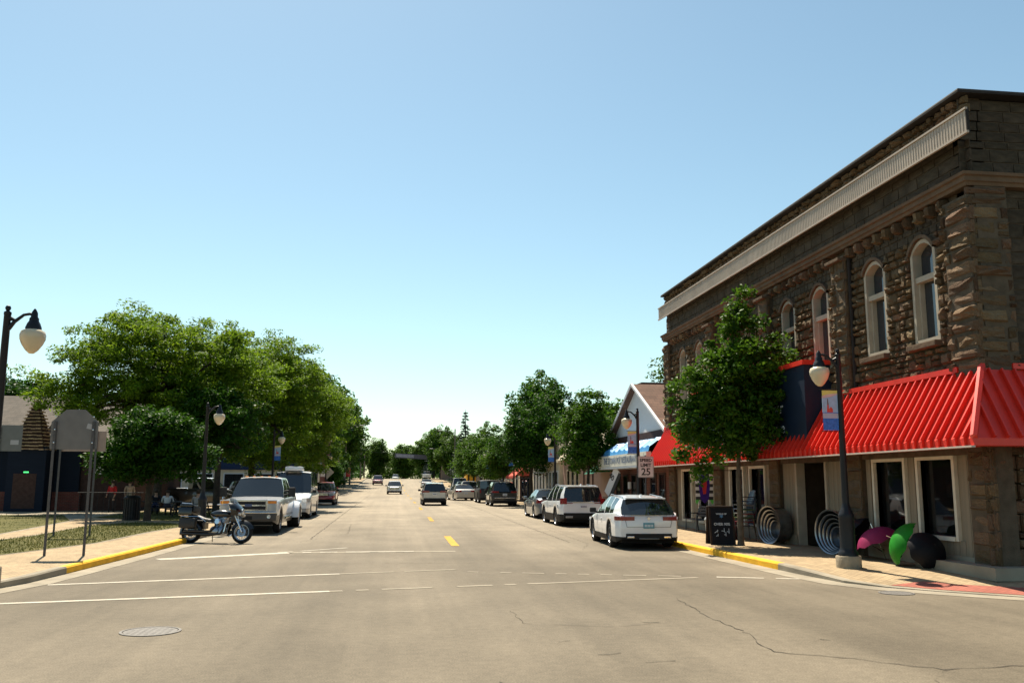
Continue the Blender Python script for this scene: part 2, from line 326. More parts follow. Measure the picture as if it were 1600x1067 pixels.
stripe('crosswalk_line',(-6.6,14.55),(-1.0,15.84),.16,WHT_RD,.0,2); stripe('crosswalk_line',(-1.0,15.84),(6.0,17.45),.15,WHT_F,.3,22); stripe('crosswalk_line',(-6.0,17.3),(-1.0,18.81),.16,WHT_RD,0.,3); stripe('crosswalk_line',(-1.0,18.81),(1.6,19.6),.15,WHT_F,.25,23)
stripe('crosswalk_line',(1.6,19.0),(6.4,17.5),.13,WHT_F,.35,4); stripe('crosswalk_line',(6.4,17.5),(8.1,16.9),.13,WHT_RD,.1,24)
stripe('stop_line',(-5.45,22.7),(-2.6,24.55),.42,WHT_RD,.0,5); stripe('stop_line',(-2.6,24.55),(1.75,24.75),.36,WHT_F,.12,6); stripe('stop_line',(-2.5,24.60),(1.75,24.80),.22,WHT_RD,.42,16,.009)
stripe('stop_line',(-2.9,24.62),(-1.2,26.3),.12,WHT_RD,.2,8)
for k in range(16): 
    y=26.8+k*15.4; stripe('centre_dash',(1.9,y),(1.93,y+4.6),.2 if k else .24,YEL_RD,.03 if k==0 else .15,10+k)
for k in range(8):
    stripe('parking_mark',(6.7,34.2+k*6.9),(8.5,34.2+k*6.9),.1,WHT_RD,.35,40+k); 
CRK=mat('crack',(.035,.032,.028),.95,var=.2)
def crack(pts,wd,seed,dz=.006):
    rg=random.Random(seed); P=[]
    for a,b in zip(pts[:-1],pts[1:]):
        L=math.hypot(b[0]-a[0],b[1]-a[1]); n=max(2,int(L/.12))
        for i in range(n):
            t=i/n; P.append((a[0]+(b[0]-a[0])*t+rg.gauss(0,.022),a[1]+(b[1]-a[1])*t+rg.gauss(0,.03)))
    P.append(pts[-1]); rows=[]
    for i,p in enumerate(P):
        ww=wd*rg.uniform(.25,1); rows.append([(p[0]-ww*.7,p[1]-ww,gz(p[1])+dz),(p[0]+ww*.7,p[1]+ww,gz(p[1])+dz)])
    return struct(MB().grid(rows).build('crack',CRK))
crack([(4.57,14.4),(4.35,12.2),(4.37,10.9),(4.15,9.73),(4.69,9.41),(5.46,8.62),(6.4,8.71),(8.5,9.2)],.011,1)
crack([(5.46,8.62),(5.1,8.2),(4.95,7.6)],.009,2); crack([(4.6,14.4),(5.6,15.4)],.007,3)
crack([(1.73,13.2),(1.75,12.0),(2.9,11.6),(3.7,11.9)],.006,4); crack([(1.05,8.6),(1.15,8.1),(1.12,7.4)],.009,5)
crack([(-8,20.3),(-2,21.2),(3,21.0),(8,20.8)],.006,6); crack([(-3.0,28),(-1.5,33),(-1.7,40)],.010,7); crack([(5.2,24.6),(6.0,27.5),(6.1,36)],.009,8)
for k,(x0,y0,x1,y1) in enumerate([(2.2,9.8,2.5,9.85),(3.3,11.9,3.55,11.92),(2.6,9.3,2.95,9.35),(1.9,10.6,2.1,10.65),(4.9,10.3,5.15,10.35)]): crack([(x0,y0),(x1,y1)],.012,20+k)
# tar joint down the street
crack([(-2.55,30),(-2.6,60),(-2.5,110)],.02,9); crack([(5.55,28),(5.6,60),(5.5,110)],.02,11)
# manhole covers
IRON=mat('cast_iron',(.16,.15,.14),.65,.2,var=.2,scale=20)
def manhole(x,y,r,label):
    t=thing('manhole_cover',label,'manhole cover',(x,y,0),0,'manhole covers')
    MB().lathe([(r,.002),(r,.010),(r-.035,.011),(r-.035,.007)],32).build('ring',IRON,t)
    mb=MB(); mb.lathe([(.001,.008),(r-.045,.008)],32)
    for i in range(-4,5):
        for j in range(-4,5):
            if math.hypot(i,j)*.075<r-.08: mb.box(i*.075-.02,i*.075+.02,j*.075-.02,j*.075+.02,.008,.0095)
    mb.build('lid',IRON,t)
manhole(-2.88,11.86,.36,'large round grey manhole cover in the open crossing'); manhole(8.5,14.63,.29,'small dark manhole cover beside the red brick kerb ramp')
# ================================================================ STONE BUILDING on the corner
FX=11.1; Y0=15.65; Y1=35.65; TOPZ=9.58
STONE=mat('rock_faced_stone',(.205,.122,.066),.9,var=.38,scale=3.0,bump=1.0,bscale=9,rnd=.36,col2=(.165,.118,.075))
STONE2=mat('dressed_stone',(.066,.052,.038),.9,var=.3,scale=2.5,bump=.5,bscale=18,rnd=.2)
STONE_S=mat('smooth_sandstone',(.13,.088,.058),.85,var=.18,scale=3,bump=.25,bscale=20,rnd=.1)
MORTAR=mat('mortar',(.10,.078,.056),.95,var=.25,scale=5,bump=.4,bscale=40)
TRIMG=mat('beige_window_paint',(.40,.345,.27),.6,var=.1,scale=4)
FASC=mat('grey_metal_fascia',(.42,.355,.295),.55,var=.08,scale=1.5)
DARKCAP=mat('dark_metal_cap',(.03,.026,.024),.8,var=.15)
REDM=mat('red_metal',(.66,.03,.014),.42,var=.13,scale=1.2,stretch=(1.5,3,.5))
SIDING=mat('tan_siding',(.24,.20,.145),.8,var=.12,scale=2,rnd=.05,stretch=(1,1,.15))
GLS=mat_glass('dark_window_glass',(.02,.026,.034)); GLS2=mat_glass('shop_glass',(.01,.01,.011),.03,.42)
NAVY=mat('navy_sign_paint',(.0035,.012,.032),.5,var=.15,scale=1.5)
B=thing('stone_building','two storey rock faced stone shop building with red metal awning on the corner','building',(FX,Y0,0))
def P(x,y): return (x-FX,y-Y0)          # world -> building local
ox,oy=FX,Y0
# --- wall core with real window openings (local x = 0 at stone faces, core starts at .12)
WINS=[(16.93,17.83),(18.87,19.80),(21.62,22.53),(23.58,24.48),(26.35,27.25),(28.25,29.15),(31.1,32.0),(33.0,33.9)]
ZS,ZT,ZA=4.78,6.72,7.02    # sill, spring of the arch, crown
def warc(y0,y1,n=8):       # segmental arch points from y0 to y1
    return [(y0+(y1-y0)*i/n, ZT+(ZA-ZT)*math.sin(PI*i/n)**.75 if 0<i<n else ZT) for i in range(n+1)]
mb=MB(); cx0,cx1=.12,.5
mb.box(cx0,cx1,.12,Y1-Y0-.02,2.4,ZS)
prev=Y0+.12
for a,b in WINS+[(Y1-.02,None)]:
    mb.box(cx0,cx1,prev-oy,a-oy,ZS,ZA+.05); prev=b
for a,b in WINS:
    ar=warc(a,b); poly=[(y-oy,z) for y,z in ar]+[(b-oy,ZA+.05),(a-oy,ZA+.05)]
    mb.prism(poly,cx0,cx1,'yz')
mb.box(cx0,cx1,.12,Y1-oy-.02,ZA+.05,9.53)
mb.box(cx0,14,.12,.5,2.4,9.5)                      # side wall to the cross street
mb.box(13.6,14,.5,Y1-oy-.02,.15,9.5); mb.box(.5,13.6,Y1-oy-.4,Y1-oy-.02,.15,9.5)
mb.box(.5,13.6,.5,Y1-oy-.4,8.9,9.05)               # roof deck behind the parapet
mb.box(.9,13.6,Y1-oy-.9,Y1-oy-.45,.15,8.9)
WALL=mb.build('wall',MORTAR,B)
# --- rock-faced stones
def stone_mesh(seed,m,rough,nm):
    rg=random.Random(seed); nx,nz=4,4; vs=[];rows=[]
    for j in range(nz+1):
        r=[]
        for i in range(nx+1):
            u=(0,.09,.5,.91,1)[i]-.5; v=(0,.15,.5,.85,1)[j]-.5; e=min(.5-abs(u),.5-abs(v)); d=(.62+.38*min(1,e*4))*rough*rg.uniform(.45,1.3) if e>.001 else 0.
            r.append((-.02-d,u*(1 if e>.001 else 1)+ (rg.uniform(-.03,.03) if e>.001 else 0),v+(rg.uniform(-.05,.05) if e>.001 else 0)))
        rows.append(r)
    mb=MB().grid(rows); per=[(0,i) for i in range(nx+1)]+[(j,nx) for j in range(1,nz+1)]+[(nz,i) for i in range(nx-1,-1,-1)]+[(j,0) for j in range(nz-1,0,-1)]
    k=len(mb.v); idx=[j*(nx+1)+i for j,i in per]
    for q in idx: p=mb.v[q]; mb.v.append((.6,p[1],p[2]))
    n=len(idx)
    for a in range(n): mb.f.append((idx[a],idx[(a+1)%n],k+(a+1)%n,k+a))
    return mb.mesh(nm,m)
ROCK=[stone_mesh(i,STONE,1.1,'stone') for i in range(12)]; DRESS=[stone_mesh(50+i,STONE2,.22,'dressed_block') for i in range(5)]
SMO=[stone_mesh(80+i,STONE_S,.12,'smooth_block') for i in range(4)]
stones=[]    # (world centre, size (depth,w,h), meshset, facing, basex)
def ashlar(y0,y1,z0,z1,h=(.17,.32),wd=(.17,.42),set_='R',depth=.10,face=0.,side=False,seed=0,skip=None):
    rg=random.Random(seed*977+int(y0*31)+int(z0*17)); z=z0
    while z<z1-.05:
        hh=min(rg.uniform(*h),z1-z); 
        if z1-z-hh<.1: hh=z1-z
        y=y0
        while y<y1-.03:
            ww=min(rg.uniform(*wd),y1-y)
            if y1-y-ww<.14: ww=y1-y
            yc,zc=y+ww/2,z+hh/2
            if set_=='R' and hh>.24 and ww<.5 and rg.random()<.38:
                f=rg.uniform(.38,.62)
                for za,zb2 in((z,z+hh*f),(z+hh*f,z+hh)): stones.append((yc,(za+zb2)/2,ww-.028,zb2-za-.028,depth*rg.uniform(.5,1.2),set_,face,side))
            else: stones.append((yc,zc,ww-.028,hh-.028,depth*rg.uniform(.5,1.2),set_,face,side))
            y+=ww
        z+=hh
QW=.80
piers=[]; edges=[Y0]
def inwin(yc,zc,ww,hh):
    for a,b in WINS:
        if yc+ww/2>a-.0 and yc-ww/2<b+.0 and zc+hh/2>ZS-.16 and zc-hh/2<ZA+.02: return True
    return False
PIL=[20.45,25.1,29.8]; PW=.72
# field below sills / between windows / above
seg=[Y0+QW]+[v for p in PIL for v in(p,p+PW)]+[Y1-.7]
k=0
for i in range(0,len(seg),2):
    ya,yb=seg[i],seg[i+1]; k+=1
    ashlar(ya,yb,4.0,ZS-.16,seed=k)
    ws=[w_ for w_ in WINS if ya<w_[0]<yb]; pr=ya
    for a,b in ws+[(yb,None)]:
        if a-pr>.12: ashlar(pr,a-.0,ZS-.16,ZA+.04,seed=k*3+int(pr*7),wd=(.15,.36))
        pr=b
    ashlar(ya,yb,ZA+.04,7.36,h=(.13,.2),seed=k+40,depth=.05,set_='D')
for p in PIL: ashlar(p,p+PW,4.0,7.42,h=(.2,.36),wd=(.3,.74),seed=int(p),depth=.11,face=-.14)
ashlar(Y0-.1,Y0+QW,4.0,7.42,h=(.2,.34),wd=(.62,.8),seed=91,depth=.12,face=-.12); ashlar(Y1-.7,Y1,4.0,7.42,h=(.22,.36),wd=(.3,.72),seed=92,depth=.11,face=-.12)
ashlar(Y0-.05,Y1,7.92,8.62,h=(.22,.36),wd=(.35,.8),seed=93,set_='D',depth=.06)
ashlar(Y0-.05,Y1,9.0,9.53,h=(.16,.2),wd=(.22,.5),seed=94,depth=.13)
# piers at street level (under the awning)
for a,b in((Y0-.05,Y0+.72),(20.45,21.15),(25.1,25.8),(29.8,30.5),(Y1-.75,Y1)): ashlar(a,b,.3,2.75,h=(.24,.36),wd=(.5,.8),seed=int(a*3),depth=.09,face=-.02)
# side wall on the cross street
ashlar(-.05,.80,4.0,7.62,h=(.2,.34),wd=(.5,.8),seed=101,depth=.1,face=-.12,side=True); ashlar(.80,13.9,4.0,7.62,h=(.2,.32),wd=(.35,.75),seed=102,depth=.05,side=True,set_='D')
ashlar(-.05,13.9,7.92,8.62,h=(.22,.36),wd=(.4,.8),seed=103,set_='D',depth=.05,side=True); ashlar(0,13.9,8.62,9.5,h=(.2,.3),wd=(.3,.7),seed=104,depth=.05,side=True,set_='D')
ashlar(-.05,.8,.3,2.75,h=(.24,.36),wd=(.5,.8),seed=105,depth=.06,face=-.02,side=True)
def place(o,s):
    yc,zc,ww,hh,dp,st,face,side=s
    if not side: o.location=(.0+face+.10,yc-oy,zc); o.scale=(dp,ww,hh); o.rotation_euler=(0,0,0)
    else: o.location=(yc,.0+face+.10,zc); o.scale=(dp,ww,hh); o.rotation_euler=(0,0,R(90))
SETS={'R':ROCK,'D':DRESS,'S':SMO}
def sdist(s): return (s[0]**2+FX**2+s[1]**2)**.5 if not s[7] else ((FX+s[0])**2+Y0**2)**.5+1
stones.sort(key=sdist); rg=random.Random(11); rest={'R':MB(),'D':MB(),'S':MB()}; cnt=0
for s in stones:
    me=rg.choice(SETS[s[5]])
    # deepen: the block starts behind the core face
    if cnt<296:
        cnt+=1; o=obj('stone',me,WALL); place(o,s)
        if s[6]<-.05: pass
    else:
        yc,zc,ww,hh,dp,st,face,side=s; vs=[]
        for v in me.vertices:
            x,y,z=v.co.x*dp,v.co.y*ww,v.co.z*hh
            vs.append((x+face+.10,y+yc-oy,z+zc) if not side else (-y+yc,x+face+.10,z+zc))
        rest[st].add(vs,[tuple(p.vertices) for p in me.polygons])
for st,m in(('R',STONE),('D',STONE2)):
    if rest[st].v: o=rest[st].build('stonework',m,WALL); o['kind']='stuff'
# backing of pilasters, quoins (so no gaps behind proud stones)
def backing(*q): MB().box(*q).build('pilaster_core',MORTAR,B)
for p in PIL: backing(-.08,.12,p-oy+.03,p+PW-oy-.03,3.6,7.45)
backing(-.06,.12,-.04,QW-.05,3.6,7.45); backing(-.06,.12,Y1-.66-oy,Y1-oy-.03,3.6,7.45); backing(.121,.78,-.06,.12,3.6,7.62)
for a,b in((Y0,Y0+.7),(20.48,21.12),(25.13,25.77),(29.83,30.47),(Y1-.72,Y1-.03)): backing(.05,.5,a-oy,b-oy,.1,2.9)
# corbel table, cornice, cap
for st in(0,):
    y=Y0+.75
    while y<Y1-.8:
        if not any(p-.2<y<p+PW+.05 for p in PIL):
            o=obj('corbel_block',ROCK[int(y*7)%12],B); o.location=(.02,y-oy+.1,7.48); o.scale=(.13,.2,.24)
        y+=.42
def moulding(name,z,prof,m):      # prof: (out, dz) profile swept along facade and side with a mitred corner
    rows=[[(-o_,Y1-oy,z+d) for o_,d in prof],[(-o_,-o_,z+d) for o_,d in prof],[(14.0,-o_,z+d) for o_,d in prof]]
    mb=MB().grid(rows); n=len(prof); mb.f.append(tuple(range(n))); return mb.build(name,m,B)
moulding('cornice',7.6,[(-.2,.02),(.06,.03),(.08,.09),(.12,.11),(.12,.20),(.17,.22),(.18,.28),(-.2,.33)],STONE_S)
moulding('parapet_cap',9.53,[(-.5,-.01),(.13,0),(.13,.045),(.10,.09),(-.5,.10)],DARKCAP)
for p in PIL:
    MB().rbox((-.05,p+PW/2-oy,7.36),(.36,PW-.02,.08),b=.15).build('pilaster_capital',STONE_S,B)
# metal fascia with vertical ribs
mb=MB(); fx=-.19; mb.box(fx,fx+.04,-.42,Y1-oy+.12,8.58,9.06); mb.box(fx+.04,.1,.05,Y1-oy+.08,8.90,8.94); y=-.40
while y<Y1-oy+.1: mb.box(fx-.009,fx+.01,y,y+.03,8.61,9.03); y+=.095
mb.box(fx-.03,fx+.02,-.44,Y1-oy+.14,8.555,8.60); mb.box(fx-.03,fx+.02,-.44,Y1-oy+.14,9.035,9.075)
FA=mb.build('metal_fascia',FASC,B)
mb=MB(); mb.box(fx-.012,fx+.05,-.435,-.421,8.56,9.07)
mb.build('fascia_end',DARKCAP,B)
# --- upper windows
def upper_window(a,b):
    W_=MB(); ar=warc(a,b,10); yc=(a+b)/2
    def ring(outer,inner,x0,x1): 
        n=len(outer); vs=[(x0,y-oy,z) for y,z in outer]+[(x0,y-oy,z) for y,z in inner]+[(x1,y-oy,z) for y,z in outer]+[(x1,y-oy,z) for y,z in inner]
        fs=[]
        for i in range(n):
            j=(i+1)%n; fs+= [(i,j,n+j,n+i),(2*n+i,3*n+i,3*n+j,2*n+j),(n+i,n+j,3*n+j,3*n+i),(i,2*n+i,2*n+j,j)]
        W_.add(vs,fs)
    def off_(k): 
        t=.085*k; return [(a+t,ZS+t)]+[(max(a+t,min(b-t,y)),z-t) for y,z in ar]+[(b-t,ZS+t)]
    o0=[(a,ZS)]+[(y,z) for y,z in ar]+[(b,ZS)]
    ring(o0,off_(1),.06,.34); W_.box(.1,.30,a+.08-oy,b-.08-oy,6.12,6.24)
    W_.box(.16,.30,a+.08-oy,a+.14-oy,ZS+.08,6.12); W_.box(.16,.30,b-.14-oy,b-.08-oy,ZS+.08,6.12)
    fr=W_.build('window',TRIMG,B)
    g=MB(); q=off_(1); g.add([(.27,y-oy,z) for y,z in q],[tuple(range(len(q)))]); g.build('pane',GLS,fr)
    MB().rbox((.02,yc-oy,ZS-.08),(.30,(b-a)+.16,.12),b=.12).build('sill',STONE_S,fr)
    # dressed arch ring over the head
    ao=[(y,z) for y,z in warc(a-.05,b+.05,10)]; mb=MB()
    n=11; vs=[]
    for x in(-.0,.2):
        vs+=[(x,y-oy,z+.02) for y,z in ar]+[(x,yc-oy+(y-yc)*1.0,z+.09) for y,z in ao]
    fs=[]
    for i in range(n-1): fs+=[(i,i+1,n+i+1,n+i),(i,2*n+i,2*n+i+1,i+1),(n+i,n+i+1,3*n+i+1,3*n+i)]
    mb.add(vs,fs); mb.build('arch',STONE_S,fr)
for a,b in WINS: upper_window(a,b)
MB().box(.55,.58,.6,Y1-oy-.95,2.9,8.8).build('interior_wall',mat('dark_interior',(.02,.018,.016),.9,var=.1),B)
# --- ground floor front: siding boards, shop windows, recessed doorway
SX=.2
SHOP=[(17.02,18.22,.78,2.33),(18.80,20.02,.78,2.33),(26.4,27.5,.6,2.3),(28.1,29.2,.6,2.3),(31.35,32.35,.5,2.3),(33.25,34.25,.5,2.3)]
DOOR=(22.45,24.2)
mb=MB(); mb.box(SX+.03,SX+.3,Y0+.6-oy,DOOR[0]-oy,.15,.3)
core=MB(); pr=Y0+.5
ops=sorted([(a,b,z0,z1) for a,b,z0,z1 in SHOP]+[(DOOR[0],DOOR[1],.15,2.64)])
for a,b,z0,z1 in ops+[(Y1-.1,None,None,None)]:
    core.box(SX+.02,SX+.2,pr-oy,a-oy,.15,3.2)
    if b: core.box(SX+.02,SX+.2,a-oy,b-oy,z1,3.2); pr=b
    if b and z0>.2: core.box(SX+.02,SX+.2,a-oy,b-oy,.15,z0)
SW=core.build('siding',SIDING,B)
bw=.203; y=Y0+.72; bmesh_cache={}
brd=MB().box(-.018,.02,-.5,.5,-.5,.5).mesh('siding_board',SIDING)
def board(ya,yb,z0,z1):
    o=obj('siding_board',brd,SW); o.location=(SX,(ya+yb)/2-oy,(z0+z1)/2); o.scale=(1,yb-ya-.012,z1-z0)
while y<Y1-.8:
    ya,yb=y,y+bw; cuts=[(a,b,z0,z1) for a,b,z0,z1 in ops if yb>a-.06 and ya<b+.06]
    if any(p-.05<(ya+yb)/2<p+PW+.05 for p in PIL): y+=bw; continue
    if not cuts: board(ya,yb,.42,2.9)
    else:
        a,b,z0,z1=cuts[0]; board(ya,yb,z1+.07,2.9)
        if z0>.5: board(ya,yb,.42,z0-.07)
    y+=bw
MB().box(SX-.05,SX+.1,Y0+.7-oy,DOOR[0]-oy,.15,.42).build('plinth',CONC,B)
MB().box(SX-.05,SX+.1,DOOR[1]-oy,Y1-.7-oy,.15,.42).build('plinth',CONC,B)
for a,b,z0,z1 in SHOP:
    fr=MB(); t=.085
    fr.box(SX-.06,SX+.16,a-oy-t,a-oy,z0-t,z1+t).box(SX-.06,SX+.16,b-oy,b-oy+t,z0-t,z1+t).box(SX-.06,SX+.16,a-oy,b-oy,z1,z1+t).box(SX-.09,SX+.16,a-oy,b-oy,z0-t,z0)
    f=fr.build('shop_window',mat('cream_frame',(.62,.57,.46),.6,var=.08),B); MB().box(SX+.12,SX+.13,a-oy,b-oy,z0,z1).build('pane',GLS2,f)
dk=mat('dark_brown_door',(.045,.032,.022),.6,var=.2); D=MB(); D.box(SX+.85,SX+.9,DOOR[0]-oy,DOOR[1]-oy,.15,2.64); DD=D.build('door',dk,B)
MB().box(SX+.2,SX+.9,DOOR[0]-oy-.05,DOOR[0]-oy,.15,2.7).box(SX+.2,SX+.9,DOOR[1]-oy,DOOR[1]-oy+.05,.15,2.7).box(SX+.2,SX+.9,DOOR[0]-oy,DOOR[1]-oy,2.64,2.7).build('door_jamb',dk,B)
for yy in(DOOR[0]+.12,(DOOR[0]+DOOR[1])/2+.03): MB().box(SX+.825,SX+.85,yy-oy,yy+.7-oy,.45,2.35).build('glazing',GLS2,DD)
MB().tube([(SX+.80,DOOR[0]+.86-oy,1.0),(SX+.80,DOOR[0]+.86-oy,1.35)],.015).build('handle',mat('chrome',(.7,.7,.72),.12,1,var=0),DD)
for yy in DOOR: MB().box(SX-.05,SX+.2,yy-oy-.05,yy-oy+.05,.15,2.7).build('door_trim',TRIMG,B)
# side street ground floor
SS=MB().box(.8,14,.22,.5,.15,2.9).build('side_siding',SIDING,B)
for k in range(64):
    xx=.86+k*bw
    if 1.75<xx+.1<3.85: continue
    o=obj('siding_board',brd,SS); o.location=(xx+bw/2,.2,1.66); o.scale=(1,bw-.012,2.48); o.rotation_euler=(0,0,R(90))
SF=MB().box(2.0,3.6,.14,.2,.72,2.4).build('shop_window',MATS['cream_frame'],B); MB().box(2.09,3.51,.125,.135,.81,2.31).build('pane',GLS2,SF)
# raised concrete step that wraps the corner
MB().prism([(-.28,-.35),(14,-.35),(14,.3),(.2,.3),(.2,2.4),(-.28,2.2)],.1,.33).build('corner_step',CONC,B)
# --- red awning, ribs as separate standing seams
AO=.84; AZ0,AZ1=2.64,4.05; AE=Y1-oy+.05
top=[(0.02,AE,AZ1),(.02,-.02,AZ1),(14,-.02,AZ1)]; bot=[(-AO,AE,AZ0),(-AO,-AO,AZ0),(14,-AO,AZ0)]; low=[(-AO,AE,AZ0-.13),(-AO,-AO,AZ0-.13),(14,-AO,AZ0-.13)]; und=[(.15,AE,AZ0-.11),(.15,.15,AZ0-.11),(14,.15,AZ0-.11)]
mb=MB(); mb.grid([top,bot,low,und]); mb.add([top[0],bot[0],low[0],und[0]],[(0,1,2,3)]); AW=mb.build('awning',REDM,B)
sl=math.hypot(AO+.02,AZ1-AZ0); an=math.atan2(AZ1-AZ0,AO+.02)
ribm=MB().prism([(-.022,0),(.022,0),(.017,.082),(-.017,.082)],0,1,'xz').mesh('rib',REDM)   # runs along local Y 0..1
def rib(p0,p1,roll_up):
    d=Vector(p1)-Vector(p0); L=d.length; yv=d/L; zv=Vector(roll_up); zv=(zv-yv*zv.dot(yv)).normalized(); xv=yv.cross(zv)
    o=obj('rib',ribm,AW); o.matrix_local=Matrix(((xv.x,yv.x*L,zv.x,p0[0]),(xv.y,yv.y*L,zv.y,p0[1]),(xv.z,yv.z*L,zv.z,p0[2]),(0,0,0,1)))
y=-.60
while y<AE:
    p0=[-.03,y,AZ1-.10] if y>-.02 else [.02-AO*(-y-.02)/(AO),y,AZ1-(AZ1-AZ0)*(-y-.02)/(AO-.02)]
    rib(p0,(-AO,y,AZ0),(-1,0,1)); 
    MBv=None; y+=.262
x=-.45
while x<13.8:
    f=max(0.,-x/AO); f=max(.06,f); rib((x,-.02-(AO-.02)*f,AZ1-(AZ1-AZ0)*f),(x,-AO,AZ0),(0,-1,1)); x+=.262
vrm=MB().box(-.05,0,-.03,.03,-.125,.01).mesh('valance_rib',REDM); y=-.60
while y<AE: o=obj('valance_rib',vrm,AW); o.location=(-AO,y,AZ0); y+=.262
MB().tube([(.0,-.03,AZ1+.02),(-AO,-AO,AZ0+.02)],.07,6).build('hip_cap',REDM,AW)
MB().box(-.10,.13,.6,AE-.02,AZ1-.05,AZ1+.06).box(.6,14,-.10,.13,AZ1-.05,AZ1+.06).build('top_flashing',REDM,AW)
mb=MB().box(-AO-.06,-AO+.02,-AO+.0,AE,AZ0-.165,AZ0-.133); mb.build('edge_strip',mat('pale_edge',(.55,.45,.38),.5,var=.05),AW)
# --- navy sign box over the awning
sy0,sy1=21.7-oy,30.4-oy; sxf=-.66
SG=MB().box(sxf,.1,sy0,sy1,2.76,4.86).build('sign_box',NAVY,B)
MB().box(sxf-.06,.12,sy0-.06,sy1+.06,4.86,4.98).build('sign_trim',REDM,SG)
MB().box(sxf-.03,.0,sy0-.03,sy1+.03,2.70,2.757).build('sign_trim',mat('white_trim',(.7,.68,.64),.6,var=.05),SG)
WHT=mat('white_letter',(.8,.8,.78),.6,var=.03)
def sgn(s,size,z,yc): text_on(s,size,WHT,'lettering',SG,(sxf-.012,yc-oy,z),'-x',shear=.2,bold=.0,depth=.005)
sgn('Corner',.46,3.85,23.75); sgn('Store',.46,3.30,23.5)
PNK=mat('pink_flower_paint',(.75,.3,.28),.6,var=.3); GRP=mat('green_paint',(.1,.42,.2),.6,var=.2)
mb=MB()
for k in range(7): a=2*PI*k/7; mb.prism([(24.6-oy+.16*math.cos(a)+.12*math.cos(b),4.36+.1*math.sin(a)+.08*math.sin(b)) for b in [2*PI*j/8 for j in range(8)]],sxf-.01-.001*k,sxf,'yz')
mb.build('painted_flower',PNK,SG); MB().prism([(26.8-oy,4.3),(27.4-oy,4.45),(27.9-oy,4.25),(27.3-oy,4.15)],sxf-.01,sxf,'yz').build('painted_leaf',GRP,SG)
for yc in(20.6,30.6):       # red gabled ends of the sign
    pass
# drainpipe
MB().tube([(.02,20.38-oy,7.35),(.02,20.38-oy,4.1)],.045,8).build('drainpipe',DARKCAP,B)
# ================================================================ VEHICLES
CHR=MATS['chrome']; TYRE=mat('tyre_rubber',(.018,.018,.019),.85,var=.15,scale=20); PLASTIC=mat('black_plastic',(.022,.022,.023),.55,var=.1); RIM=mat('alloy_rim',(.30,.31,.33),.35,.9,var=.05); RIMD=mat('dark_rim',(.05,.05,.055),.35,.6,var=.05)
AUTOGL=mat_glass('car_glass',(.012,.016,.020),.02); TAIL=mat('tail_lamp',(.20,.004,.008),.15,var=.1,coat=1.); HEAD=mat('head_lamp',(.55,.58,.6),.08,.4,var=.1,coat=1.); AMB=mat('amber_lamp',(.7,.22,.02),.2,var=.05); UNDER=mat('underbody',(.012,.012,.012),.9,var=.1); PLATE=mat('plate_white',(.65,.67,.7),.5,var=.05); PLATEB=mat('plate_blue',(.10,.30,.38),.5,var=.12,scale=30)
WCACHE={}
def wheel_meshes(r,wd,style):
    k=(r,wd,style)
    if k in WCACHE: return WCACHE[k]
    h=wd/2; ri=r*.68
    t=MB().lathe([(ri,-h*.9),(r*.9,-h),(r*.975,-h*.75),(r,-h*.45),(r,h*.45),(r*.975,h*.75),(r*.9,h),(ri,h*.9)],28,axis='x'); t=t.mesh('wheel',TYRE,50)
    m=MB(); m.lathe([(ri+.005,h*.86),(ri-.02,h*.92),(ri-.035,h*.55),(.05,h*.30),(.001,h*.30)],28,axis='x'); m.lathe([(ri+.005,-h*.86),(ri-.02,-h*.92),(ri-.035,-h*.55),(.001,-h*.3)],28,axis='x')
    ns={'five':5,'ten':10,'steel':8}[style]
    for i in range(ns):
        a=2*PI*i/ns; c,s=math.cos(a),math.sin(a); w0,w1=(.055,.035) if style=='five' else (.03,.02)
        for sg in(1,-1):
            q=[(.04,-w0),(ri-.02,-w1),(ri-.02,w1),(.04,w0)]
            vs=[(sg*h*x,p[0]*c-p[1]*s,p[0]*s+p[1]*c) for x in(.55,.82) for p in q]; m.add(vs,[(0,1,2,3),(4,5,6,7),(0,1,5,4),(1,2,6,5),(2,3,7,6),(3,0,4,7)])
    m.lathe([(.055,h*.84),(.05,h*.9),(.001,h*.9)],12,axis='x'); m.lathe([(.055,-h*.84),(.05,-h*.9),(.001,-h*.9)],12,axis='x')
    rm=m.mesh('rim',RIM,40); rd=MB().lathe([(ri-.03,h*.45),(.001,h*.45)],20,axis='x').lathe([(ri-.03,-h*.45),(.001,-h*.45)],20,axis='x').mesh('wheel_backing',RIMD)  # plain dark disc behind the spokes
    WCACHE[k]=(t,rm,rd); return WCACHE[k]
